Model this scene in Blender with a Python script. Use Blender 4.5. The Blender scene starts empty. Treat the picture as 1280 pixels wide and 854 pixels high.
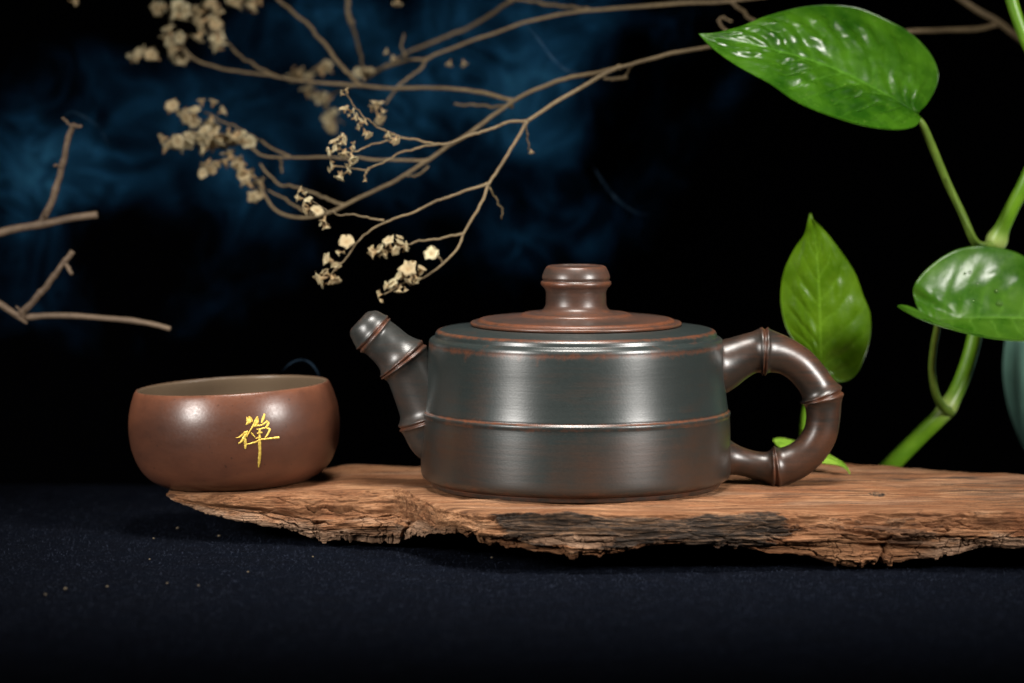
import bpy, bmesh, math, random
import numpy as np
from mathutils import Vector, Matrix
from mathutils.bvhtree import BVHTree
R = math.radians
rng = random.Random(7)

# ------------------------------------------------------------------ camera, world, lamps, exposure
sc = bpy.context.scene
col = sc.collection
S = 0.000282                      # metres per photograph pixel at the teapot
PITCH = R(4.8)
CAM = Vector((0.0, -1.2, 0.1514))
LENS = 120.0
cam_d = bpy.data.cameras.new('camera'); cam = bpy.data.objects.new('camera', cam_d); col.objects.link(cam)
cam.location = CAM; cam.rotation_euler = (R(90) - PITCH, 0, 0)
cam_d.lens = LENS; cam_d.sensor_width = 36; cam_d.clip_start = 0.05; cam_d.clip_end = 50
cam_d.dof.use_dof = True; cam_d.dof.focus_distance = 1.17; cam_d.dof.aperture_fstop = 8.5
sc.camera = cam

w = bpy.data.worlds.new('World'); sc.world = w; w.use_nodes = True
w.node_tree.nodes['Background'].inputs[0].default_value = (0.35, 0.55, 1.0, 1)
w.node_tree.nodes['Background'].inputs[1].default_value = 0.004

def softbox(name, loc, target, size, power, color, spread=180, sy=None):
    d = bpy.data.lights.new(name, 'AREA'); d.shape = 'RECTANGLE' if sy else 'DISK'; d.size = size
    if sy: d.size_y = sy
    d.energy = power; d.color = color; d.spread = R(spread)
    o = bpy.data.objects.new(name, d); col.objects.link(o); o.location = loc
    o.rotation_euler = (Vector(target) - Vector(loc)).to_track_quat('-Z', 'Y').to_euler()
    return o
softbox('softbox_lamp', (-0.58, -0.52, 0.31), (-0.03, 0.04, 0.07), 0.21, 0.56, (1.0, 0.96, 0.91), 44)
softbox('softbox_lamp', (0.56, -0.50, 0.33), (0.06, 0.04, 0.08), 0.19, 0.68, (1.0, 0.96, 0.91), 44)
softbox('overhead_softbox_lamp', (0.02, -0.15, 0.64), (0.02, -0.045, 0.0), 0.28, 0.55, (1.0, 0.95, 0.88), 40, 0.16)

sc.view_settings.view_transform = 'Standard'; sc.view_settings.look = 'None'
sc.view_settings.exposure = 0.0; sc.view_settings.gamma = 1.0; sc.view_settings.use_curve_mapping = False
sc.cycles.use_denoising = True
sc.cycles.volume_step_rate = 1.0; sc.cycles.volume_bounces = 0
sc.cycles.max_bounces = 8

# ------------------------------------------------------------------ helpers
FW = Vector((0, math.cos(PITCH), -math.sin(PITCH))); UP = Vector((0, math.sin(PITCH), math.cos(PITCH)))
def ray(px, py):
    return FW + Vector((1, 0, 0)) * ((px - 640) / 1280 * 36 / LENS) - UP * ((py - 427) / 1280 * 36 / LENS)
def P(px, py, Y):
    """point at real depth Y for a spot measured on the photograph"""
    d = ray(px, py); return CAM + d * ((Y - CAM.y) / d.y)
def PZ(px, py, z):
    d = ray(px, py); return CAM + d * ((z - CAM.z) / d.z)
def Z0(py): return P(640, py, 0).z

def tag(o, label=None, cat=None, group=None, kind=None):
    if label: o['label'] = label
    if cat: o['category'] = cat
    if group: o['group'] = group
    if kind: o['kind'] = kind
    return o
def empty(name, loc):
    o = bpy.data.objects.new(name, None); col.objects.link(o); o.location = loc; o.empty_display_size = 0.01
    return o
def mesh_obj(name, verts, faces, mat, parent=None, smooth=True, attrs=None):
    """verts in world coordinates; parent keeps them in place"""
    m = bpy.data.meshes.new(name)
    verts = np.asarray(verts, dtype=np.float64).reshape(-1, 3)
    off = np.array(parent_origin(parent))
    m.from_pydata((verts - off).tolist(), [], faces if isinstance(faces, list) else faces.tolist())
    if smooth: m.polygons.foreach_set('use_smooth', np.ones(len(m.polygons), dtype=bool))
    for k, a in (attrs or {}).items():
        at = m.attributes.new(k, 'FLOAT', 'POINT'); at.data.foreach_set('value', np.asarray(a, dtype=np.float32))
    m.update()
    o = bpy.data.objects.new(name, m); col.objects.link(o)
    if mat: m.materials.append(mat)
    o.parent = parent
    return o
def parent_origin(p):
    v = Vector((0, 0, 0))
    while p is not None:
        v += p.location; p = p.parent
    return v

def catmull(pts, n, closed=False):
    pts = np.asarray(pts, float); k = len(pts)
    ext = np.vstack([2 * pts[0] - pts[1], pts, 2 * pts[-1] - pts[-2]])
    # chord-length parameter so samples are even
    seg = np.linalg.norm(np.diff(pts[:, :min(3, pts.shape[1])], axis=0), axis=1) + 1e-9
    cum = np.concatenate([[0], np.cumsum(seg)]); t = np.linspace(0, cum[-1], n)
    i = np.clip(np.searchsorted(cum, t, side='right') - 1, 0, k - 2)
    f = ((t - cum[i]) / seg[i])[:, None]
    p0, p1, p2, p3 = ext[i], ext[i + 1], ext[i + 2], ext[i + 3]
    return 0.5 * (2 * p1 + (p2 - p0) * f + (2 * p0 - 5 * p1 + 4 * p2 - p3) * f**2 + (3 * p1 - p0 - 3 * p2 + p3) * f**3)

def lathe(name, prof, mat, parent, cx=0, cy=0, nseg=160, attrs_prof=None, close_ends=True):
    """prof: list of (r, z); about a vertical axis at cx, cy (world)"""
    prof = np.asarray(prof, float); n = len(prof)
    a = np.linspace(0, 2 * math.pi, nseg, endpoint=False)
    X = cx + prof[:, 0][:, None] * np.cos(a)[None]; Y = cy + prof[:, 0][:, None] * np.sin(a)[None]
    Zz = np.repeat(prof[:, 1][:, None], nseg, 1)
    V = np.stack([X, Y, Zz], -1).reshape(-1, 3)
    i, j = np.meshgrid(np.arange(n - 1), np.arange(nseg), indexing='ij'); j2 = (j + 1) % nseg
    F = np.stack([i * nseg + j, i * nseg + j2, (i + 1) * nseg + j2, (i + 1) * nseg + j], -1).reshape(-1, 4).tolist()
    at = {k: np.repeat(np.asarray(v), nseg) for k, v in (attrs_prof or {}).items()}
    return mesh_obj(name, V, F, mat, parent, True, at)

def tube(name, path, radii, mat, parent, nseg=16, attrs=None, cap=True, ref=(0, 1, 0), squash=None):
    """sweep along world path (n,3)"""
    path = np.asarray(path, float); n = len(path); radii = np.asarray(radii, float) * np.ones(n)
    T = np.gradient(path, axis=0); T /= np.linalg.norm(T, axis=1)[:, None] + 1e-12
    A = np.zeros_like(T); B = np.zeros_like(T); r0 = np.array(ref, float)
    if abs(np.dot(r0, T[0])) > 0.9: r0 = np.array((0, 0, 1.0)) if abs(T[0][2]) < 0.9 else np.array((1.0, 0, 0))
    for k in range(n):
        r0 = r0 - T[k] * np.dot(r0, T[k]); r0 /= np.linalg.norm(r0) + 1e-12
        A[k] = r0; B[k] = np.cross(T[k], r0)
    a = np.linspace(0, 2 * math.pi, nseg, endpoint=False)
    V = path[:, None] + radii[:, None, None] * (np.cos(a)[None, :, None] * A[:, None] + np.sin(a)[None, :, None] * B[:, None])
    V = V.reshape(-1, 3)
    i, j = np.meshgrid(np.arange(n - 1), np.arange(nseg), indexing='ij'); j2 = (j + 1) % nseg
    F = np.stack([i * nseg + j, i * nseg + j2, (i + 1) * nseg + j2, (i + 1) * nseg + j], -1).reshape(-1, 4).tolist()
    if cap:
        F.append(list(range(nseg))[::-1]); F.append([(n - 1) * nseg + q for q in range(nseg)])
    at = {k: np.repeat(np.asarray(v), nseg) for k, v in (attrs or {}).items()}
    return mesh_obj(name, V, F, mat, parent, True, at)

# --- vectorised gradient noise
_perm = np.random.RandomState(3).permutation(256); _perm = np.concatenate([_perm, _perm, _perm])
_g = np.random.RandomState(5).normal(size=(256, 3)); _g /= np.linalg.norm(_g, axis=1)[:, None]
def noise(x, y, z):
    x, y, z = np.broadcast_arrays(*(np.asarray(v, float) for v in (x, y, z)))
    xi, yi, zi = (np.floor(v).astype(int) for v in (x, y, z)); xf, yf, zf = x - xi, y - yi, z - zi
    u, v, ww = (t * t * t * (t * (t * 6 - 15) + 10) for t in (xf, yf, zf))
    out = 0
    for dx in (0, 1):
        for dy in (0, 1):
            for dz in (0, 1):
                h = _perm[_perm[_perm[(xi + dx) & 255] + ((yi + dy) & 255)] + ((zi + dz) & 255)]
                gr = _g[h]; d = gr[..., 0] * (xf - dx) + gr[..., 1] * (yf - dy) + gr[..., 2] * (zf - dz)
                out = out + d * (u if dx else 1 - u) * (v if dy else 1 - v) * (ww if dz else 1 - ww)
    return out * 1.6
def fbm(x, y, z, o=4, g=0.5):
    s = 0; a = 1
    for k in range(o): s = s + a * noise(x * 2**k + 17 * k, y * 2**k + 5 * k, z * 2**k); a *= g
    return s
def sstep(a, b, x):
    t = np.clip((x - a) / (b - a), 0, 1); return t * t * (3 - 2 * t)

# ------------------------------------------------------------------ materials
class NT:
    def __init__(s, name):
        s.m = bpy.data.materials.new(name); s.m.use_nodes = True; s.t = s.m.node_tree; s.n = s.t.nodes
        s.b = s.n.get('Principled BSDF'); s.out = s.n.get('Material Output')
    def node(s, typ, **kw):
        nd = s.n.new(typ)
        for k, v in kw.items():
            if k.startswith('i_'):
                key = k[2:]; key = int(key) if key.isdigit() else key.replace('_', ' ')
                nd.inputs[key].default_value = v
            else: setattr(nd, k, v)
        return nd
    def link(s, a, b): s.t.links.new(a, b)
    def coords(s, kind='Object'):
        return s.node('ShaderNodeTexCoord').outputs[kind]
    def mapped(s, scale, kind='Object', rot=(0, 0, 0)):
        mp = s.node('ShaderNodeMapping'); mp.inputs['Scale'].default_value = scale; mp.inputs['Rotation'].default_value = rot
        s.link(s.coords(kind), mp.inputs['Vector']); return mp.outputs[0]
    def noise(s, vec, scale, detail=4, rough=0.55, dist=0):
        nd = s.node('ShaderNodeTexNoise'); nd.inputs['Scale'].default_value = scale; nd.inputs['Detail'].default_value = detail
        nd.inputs['Roughness'].default_value = rough; nd.inputs['Distortion'].default_value = dist
        s.link(vec, nd.inputs['Vector']); return nd.outputs['Fac']
    def ramp(s, fac, stops, interp='LINEAR'):
        nd = s.node('ShaderNodeValToRGB'); cr = nd.color_ramp; cr.interpolation = interp
        while len(cr.elements) < len(stops): cr.elements.new(0.5)
        for e, (p, c) in zip(cr.elements, stops):
            e.position = p; e.color = (c[0], c[1], c[2], 1) if not isinstance(c, (int, float)) else (c, c, c, 1)
        s.link(fac, nd.inputs[0]); return nd.outputs[0]
    def mix(s, fac, a, b, mode='MIX'):
        nd = s.node('ShaderNodeMix', data_type='RGBA', blend_type=mode)
        for v, i in ((fac, 0), (a, 6), (b, 7)):
            if hasattr(v, 'is_linked') or hasattr(v, 'links'): s.link(v, nd.inputs[i])
            elif isinstance(v, (int, float)): nd.inputs[i].default_value = v
            else: nd.inputs[i].default_value = (*v, 1)
        return nd.outputs[2]
    def math(s, op, a, b=None, c=None, clamp=False):
        nd = s.node('ShaderNodeMath', operation=op, use_clamp=clamp)
        for v, i in ((a, 0), (b, 1), (c, 2)):
            if v is None: continue
            if isinstance(v, (int, float)): nd.inputs[i].default_value = v
            else: s.link(v, nd.inputs[i])
        return nd.outputs[0]
    def attr(s, name):
        nd = s.node('ShaderNodeAttribute'); nd.attribute_name = name; return nd.outputs['Fac']
    def bump(s, h, strength, dist):
        nd = s.node('ShaderNodeBump'); nd.inputs['Strength'].default_value = strength; nd.inputs['Distance'].default_value = dist
        s.link(h, nd.inputs['Height']); return nd.outputs[0]
    def set(s, **kw):
        for k, v in kw.items():
            key = {'color': 'Base Color', 'rough': 'Roughness', 'metal': 'Metallic', 'normal': 'Normal', 'ior': 'IOR', 'sss': 'Subsurface Weight',
                   'coat': 'Coat Weight', 'coat_rough': 'Coat Roughness', 'trans': 'Transmission Weight', 'sheen': 'Sheen Weight',
                   'sheen_rough': 'Sheen Roughness', 'sheen_tint': 'Sheen Tint', 'spec': 'Specular IOR Level', 'aniso': 'Anisotropic'}[k]
            inp = s.b.inputs[key]
            if hasattr(v, 'links'): s.link(v, inp)
            elif isinstance(v, tuple) and len(v) == 3: inp.default_value = (*v, 1)
            else: inp.default_value = v
        return s

def mat_teapot(name, cool, warm, bias=0.0, aniso=0.0, low=None, ior=1.55):
    t = NT(name); o = t.coords()
    big = t.noise(o, 38, 5, 0.6, 0.4); fine = t.noise(o, 1300, 3, 0.6); streak = t.noise(t.mapped((40, 40, 900)), 1.0, 4, 0.65, 0.2)
    wear = t.attr('wear')
    f = t.math('MULTIPLY_ADD', big, 1.1, -0.62 + bias)
    f = t.math('ADD', f, t.math('MULTIPLY_ADD', streak, 0.5, -0.25))
    if low:   # the clay fires browner below the waist
        sz = t.node('ShaderNodeSeparateXYZ'); t.link(o, sz.inputs[0])
        f = t.math('ADD', f, t.math('MULTIPLY', t.ramp(t.math('MULTIPLY', sz.outputs[2], 20.0), [(0.40, 1), (0.56, 0)]), low))
    base = t.mix(t.ramp(f, [(0.0, 0), (0.4, 1)]), cool, warm)
    wn = t.math('ADD', wear, t.math('MULTIPLY_ADD', t.noise(o, 190, 5, 0.75), 1.9, -1.25))
    wf = t.ramp(wn, [(0.10, 0), (0.75, 0.9)])
    colr = t.mix(wf, base, (0.125, 0.042, 0.019))
    colr = t.mix(0.5, colr, t.mix(1.0, colr, t.ramp(fine, [(0.3, 0.45), (0.75, 1.0)]), 'MULTIPLY'))
    rough = t.ramp(t.math('ADD', t.math('MULTIPLY', big, 0.3), t.math('MULTIPLY', streak, 0.25)), [(0.1, 0.29), (0.5, 0.42)])
    t.set(color=colr, rough=rough, ior=ior, spec=0.5, normal=t.bump(t.math('ADD', t.math('MULTIPLY', fine, 0.7), t.math('MULTIPLY', streak, 0.8)), 0.10, 0.0003))
    if aniso:
        tg = t.node('ShaderNodeTangent', direction_type='RADIAL', axis='Z'); t.link(tg.outputs[0], t.b.inputs['Tangent']); t.set(aniso=aniso); t.b.inputs['Anisotropic Rotation'].default_value = 0.25
    return t.m
M_POT = mat_teapot('teapot_clay', (0.020, 0.0265, 0.0255), (0.042, 0.024, 0.016), 0.0, 0.5, 0.30, 1.66)
M_SPOUT = mat_teapot('spout_clay', (0.028, 0.029, 0.027), (0.056, 0.030, 0.020), 0.08)
M_POT_BROWN = mat_teapot('teapot_clay_brown', (0.019, 0.0155, 0.0125), (0.082, 0.029, 0.012), 0.14)
M_LID = mat_teapot('lid_clay', (0.042, 0.028, 0.022), (0.085, 0.036, 0.022), 0.20, 0.0, None, 1.5)

def mat_cup():
    t = NT('cup_clay'); o = t.coords()
    big = t.noise(t.mapped((18, 18, 50)), 1, 4, 0.6, 0.3); fine = t.noise(o, 1100, 3, 0.6)
    c = t.ramp(big, [(0.3, (0.048, 0.021, 0.014)), (0.5, (0.080, 0.031, 0.018)), (0.72, (0.128, 0.046, 0.023))])
    rim = t.attr('wear'); rn = t.math('MULTIPLY', rim, t.ramp(t.noise(o, 120, 4, 0.7), [(0.3, 0.3), (0.6, 1)]))
    c = t.mix(rn, c, (0.150, 0.056, 0.030))
    sp = t.ramp(t.noise(o, 900, 1, 0.3), [(0.22, 1), (0.28, 0)])
    c = t.mix(t.math('MULTIPLY', sp, 0.6), c, (0.02, 0.012, 0.009))
    inside = t.attr('inside')
    c = t.mix(inside, c, (0.125, 0.088, 0.056))
    t.set(color=c, rough=t.ramp(fine, [(0.3, 0.28), (0.7, 0.38)]), ior=1.5, normal=t.bump(fine, 0.08, 0.0003)); return t.m
M_CUP = mat_cup()
def mat_gold():
    t = NT('gold_paint'); o = t.coords(); n = t.noise(o, 900, 3, 0.7)
    t.set(color=t.ramp(n, [(0.3, (0.45, 0.27, 0.03)), (0.6, (0.85, 0.62, 0.12))]), metal=0.35, rough=0.42, normal=t.bump(n, 0.5, 0.0003)); return t.m
M_GOLD = mat_gold()

def mat_wood():
    t = NT('weathered_wood')
    g = t.noise(t.mapped((22, 300, 300)), 1.0, 7, 0.72, 0.5); g2 = t.noise(t.mapped((70, 1600, 1600)), 1.0, 5, 0.7, 0.3)
    blot = t.noise(t.coords(), 30, 6, 0.65, 0.4); lines = t.noise(t.mapped((14, 520, 520), rot=(0.3, 0, 0.02)), 1.0, 4, 0.6, 0.8)
    c = t.ramp(g, [(0.30, (0.060, 0.024, 0.011)), (0.44, (0.19, 0.085, 0.038)), (0.54, (0.30, 0.145, 0.068)), (0.68, (0.44, 0.245, 0.135))])
    c = t.mix(t.ramp(blot, [(0.40, 0.0), (0.66, 0.7)]), c, (0.20, 0.072, 0.028))
    c = t.mix(0.75, c, t.mix(1.0, c, t.ramp(g2, [(0.32, 0.28), (0.6, 1.0)]), 'MULTIPLY'))
    c = t.mix(t.ramp(lines, [(0.30, 0.75), (0.40, 0.0)]), c, (0.045, 0.020, 0.011))
    pale = t.attr('pale'); pc = t.ramp(g2, [(0.3, (0.15, 0.092, 0.058)), (0.6, (0.34, 0.22, 0.145))]); c = t.mix(t.math('MULTIPLY', pale, 0.75), c, pc)
    st = t.attr('stain_shade'); sc_ = t.ramp(t.math('MULTIPLY_ADD', g2, 0.5, t.math('MULTIPLY', g, 0.5)), [(0.40, (0.012, 0.009, 0.007)), (0.50, (0.036, 0.024, 0.017)), (0.60, (0.16, 0.090, 0.050))])
    c = t.mix(st, c, sc_)
    t.set(color=c, rough=0.8, spec=0.2, normal=t.bump(t.math('ADD', g2, t.math('MULTIPLY', g, 1.5)), 0.8, 0.0008)); return t.m
M_WOOD = mat_wood()

def mat_cloth():
    t = NT('navy_felt'); o = t.coords()
    n = t.noise(o, 1300, 4, 0.8); n2 = t.noise(o, 90, 4, 0.6); n3 = t.noise(o, 12, 3, 0.5)
    c = t.mix(t.ramp(n, [(0.3, 0), (0.7, 1)]), (0.0022, 0.0026, 0.0040), (0.0125, 0.0150, 0.0235))
    c = t.mix(t.ramp(n2, [(0.35, 0.0), (0.7, 0.35)]), c, (0.006, 0.009, 0.017))
    t.set(color=c, rough=1.0, spec=0.0, sheen=0.0,
          normal=t.bump(t.math('ADD', n, t.math('MULTIPLY', n2, 0.8)), 1.0, 0.0022)); return t.m
M_CLOTH = mat_cloth()
M_FIBRE = None
def mat_plain(name, c, rough=0.6, **kw):
    t = NT(name); o = t.coords(); n = t.noise(o, kw.pop('nscale', 300), 4, 0.6)
    c2 = tuple(x * 0.6 for x in c)
    t.set(color=t.ramp(n, [(0.35, c2), (0.65, c)]), rough=rough, **kw); return t.m
M_FIBRE = mat_plain('felt_fibre', (0.024, 0.030, 0.048), 1.0, nscale=60, spec=0.0)
M_BACK = mat_plain('black_backdrop', (0.003, 0.003, 0.004), 1.0, spec=0.0)

def mat_leaf(name, dark, light, r0=0.21):
    t = NT(name); o = t.coords()
    vein = t.attr('vein'); n = t.noise(o, 70, 4, 0.6); n2 = t.noise(o, 600, 3, 0.6)
    c = t.mix(t.ramp(n, [(0.35, 0), (0.7, 1)]), dark, light)
    c = t.mix(t.math('MULTIPLY', vein, 0.7), c, tuple(min(1, x * 2.0 + 0.02) for x in light))
    c = t.mix(t.ramp(n2, [(0.62, 0), (0.8, 0.35)]), c, (0.20, 0.32, 0.06))
    t.set(color=c, rough=t.ramp(n, [(0.3, r0), (0.7, r0 + 0.11)]), ior=1.42,
          normal=t.bump(n2, 0.12, 0.0006))
    tr = t.node('ShaderNodeBsdfTranslucent'); t.link(t.mix(1.0, c, (1.3, 1.15, 0.4), 'MULTIPLY'), tr.inputs[0])
    mx = t.node('ShaderNodeMixShader'); mx.inputs[0].default_value = 0.22
    t.link(t.b.outputs[0], mx.inputs[1]); t.link(tr.outputs[0], mx.inputs[2]); t.link(mx.outputs[0], t.out.inputs['Surface'])
    return t.m
M_LEAF = mat_leaf('pothos_leaf', (0.011, 0.052, 0.002), (0.040, 0.122, 0.004))
M_LEAF_Y = mat_leaf('pothos_leaf_yellowish', (0.042, 0.105, 0.002), (0.086, 0.180, 0.004))
M_LEAF_R = mat_leaf('pothos_leaf_marbled', (0.018, 0.075, 0.002), (0.062, 0.150, 0.010), 0.24)
M_LEAF_N = mat_leaf('young_leaf', (0.17, 0.34, 0.03), (0.28, 0.46, 0.05))
def mat_stem(name, c1, c2):
    t = NT(name); n = t.noise(t.coords(), 120, 4, 0.6); nd = t.attr('wear')
    c = t.mix(t.ramp(n, [(0.3, 0), (0.7, 1)]), c1, c2); c = t.mix(t.math('MULTIPLY', nd, 0.6), c, (0.34, 0.40, 0.13))
    t.set(color=c, rough=0.4, sss=0.0, normal=t.bump(n, 0.2, 0.0005)); return t.m
M_STEM = mat_stem('vine_stem', (0.070, 0.180, 0.006), (0.13, 0.27, 0.012))
M_PETI = mat_stem('petiole', (0.060, 0.105, 0.012), (0.10, 0.16, 0.02))
def mat_twig(name, c1, c2):
    t = NT(name); n = t.noise(t.coords(), 350, 5, 0.7); n2 = t.noise(t.coords(), 60, 3, 0.6)
    c = t.mix(t.ramp(t.math('MULTIPLY_ADD', n2, 0.5, t.math('MULTIPLY', n, 0.5)), [(0.35, 0), (0.65, 1)]), c1, c2)
    t.set(color=c, rough=0.65, normal=t.bump(n, 0.5, 0.0006)); return t.m
M_DRY = mat_twig('dried_stem', (0.074, 0.050, 0.023), (0.160, 0.116, 0.058))
M_TWIG = mat_twig('bare_twig_bark', (0.080, 0.052, 0.032), (0.175, 0.120, 0.075))
def mat_floret():
    t = NT('dried_petal'); h = t.attr('height'); n = t.noise(t.coords(), 500, 3, 0.6)
    oi = t.node('ShaderNodeObjectInfo').outputs['Random']
    c = t.ramp(h, [(0.0, (0.17, 0.10, 0.055)), (0.45, (0.36, 0.26, 0.13)), (0.75, (0.44, 0.38, 0.22)), (1.0, (0.56, 0.50, 0.32))])
    c = t.mix(t.math('MULTIPLY', oi, 0.6), c, (0.33, 0.21, 0.095)); c = t.mix(t.ramp(n, [(0.5, 0), (0.8, 0.4)]), c, (0.33, 0.23, 0.11))
    t.set(color=c, rough=0.7)
    tr = t.node('ShaderNodeBsdfTranslucent'); t.link(c, tr.inputs[0]); mx = t.node('ShaderNodeMixShader'); mx.inputs[0].default_value = 0.25
    t.link(t.b.outputs[0], mx.inputs[1]); t.link(tr.outputs[0], mx.inputs[2]); t.link(mx.outputs[0], t.out.inputs['Surface'])
    return t.m
M_FLORET = mat_floret()
M_VASE = mat_plain('celadon_glaze', (0.38, 0.76, 0.60), 0.35, nscale=20, coat=0.2)
def mat_drop():
    t = NT('water'); n = t.noise(t.coords(), 50, 2)
    t.set(color=(1, 1, 1), rough=0.02, trans=1.0, ior=1.33, normal=t.bump(n, 0.01, 0.0001)); return t.m
M_DROP = mat_drop()
M_CRUMB = mat_plain('crumb', (0.13, 0.10, 0.065), 0.9)

# ------------------------------------------------------------------ setting: cloth and backdrop
CLOTH_Z = PZ(1110, 712, -0.0).z    # replaced below
wf_top = P(1110, 638, -0.074)
CLOTH_Z = P(1110, 711, -0.077).z
def build_cloth():
    nx, ny = 420, 420
    xs = np.linspace(-0.33, 0.33, nx); ys = np.linspace(-0.40, 0.34, ny)
    X, Y = np.meshgrid(xs, ys, indexing='ij')
    Zc = CLOTH_Z - 0.0009 + 0.0007 * fbm(X * 9, Y * 9, 0.3, 3) + 0.00045 * fbm(X * 160, Y * 160, 2.0, 3, 0.6)
    drop = lambda y: 2.2 * np.maximum(0, y - 0.135)**2
    Zc = Zc - drop(Y)
    V = np.stack([X, Y, Zc], -1).reshape(-1, 3)
    i, j = np.meshgrid(np.arange(nx - 1), np.arange(ny - 1), indexing='ij')
    F = np.stack([i * ny + j, (i + 1) * ny + j, (i + 1) * ny + j + 1, i * ny + j + 1], -1).reshape(-1, 4).tolist()
    o = mesh_obj('tablecloth', V, F, M_CLOTH)
    # outer margin sheets so the cloth goes on outside the frame
    m = CLOTH_Z - 0.002
    bm = bmesh.new(); bm.from_mesh(o.data)
    def strip(x0, x1, ya, yb, n):
        yy = np.linspace(ya, yb, n)
        for p, q in zip(yy[:-1], yy[1:]):
            bm.faces.new([bm.verts.new(v) for v in ((x0, p, m - drop(p)), (x1, p, m - drop(p)), (x1, q, m - drop(q)), (x0, q, m - drop(q)))])
    strip(-1.2, -0.325, -1.0, 0.13, 2); strip(0.325, 1.2, -1.0, 0.13, 2); strip(-1.2, -0.325, 0.13, 0.34, 16); strip(0.325, 1.2, 0.13, 0.34, 16); strip(-0.325, 0.325, -1.0, -0.395, 2)
    bm.to_mesh(o.data); bm.free()
    tag(o, 'dark navy felt cloth under the wood slab', 'cloth', kind='structure')
    # loose felt fibres standing off the cloth
    rs = np.random.RandomState(2); K = 90000
    fx = rs.uniform(-0.24, 0.24, K); fy = rs.uniform(-0.30, 0.13, K); an = rs.uniform(0, 2 * math.pi, K); ln = rs.uniform(0.0005, 0.0016, K); el = rs.uniform(0.0, 0.6, K)
    fz = CLOTH_Z - 0.0009 + 0.0007 * fbm(fx * 9, fy * 9, 0.3, 3) + 0.00045 * fbm(fx * 160, fy * 160, 2.0, 3, 0.6)
    D = np.stack([np.cos(an) * np.cos(el), np.sin(an) * np.cos(el), np.sin(el)], -1); Wd = np.stack([-np.sin(an), np.cos(an), 0 * an], -1) * 0.00007
    p0 = np.stack([fx, fy, fz - 0.0001], -1); p1 = p0 + D * ln[:, None] * 0.5 + np.array([0, 0, 0.00012]); p2 = p0 + D * ln[:, None]
    FV = np.stack([p0 - Wd, p0 + Wd, p1 - Wd, p1 + Wd, p2], 1).reshape(-1, 3); bi = np.arange(K)[:, None] * 5
    FF = (bi + np.array([[0, 1, 3, 2]])).tolist() + (bi + np.array([[2, 3, 4]])).tolist()
    fo = mesh_obj('felt_fibres', FV, FF, M_FIBRE, o, False); tag(fo, kind='stuff')
build_cloth()
bd = mesh_obj('backdrop', [(-1.6, 0.9, -0.3), (1.6, 0.9, -0.3), (1.6, 0.9, 1.4), (-1.6, 0.9, 1.4)], [[0, 1, 2, 3]], M_BACK, smooth=False)
tag(bd, 'plain black backdrop behind everything', 'backdrop', kind='structure')

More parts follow.
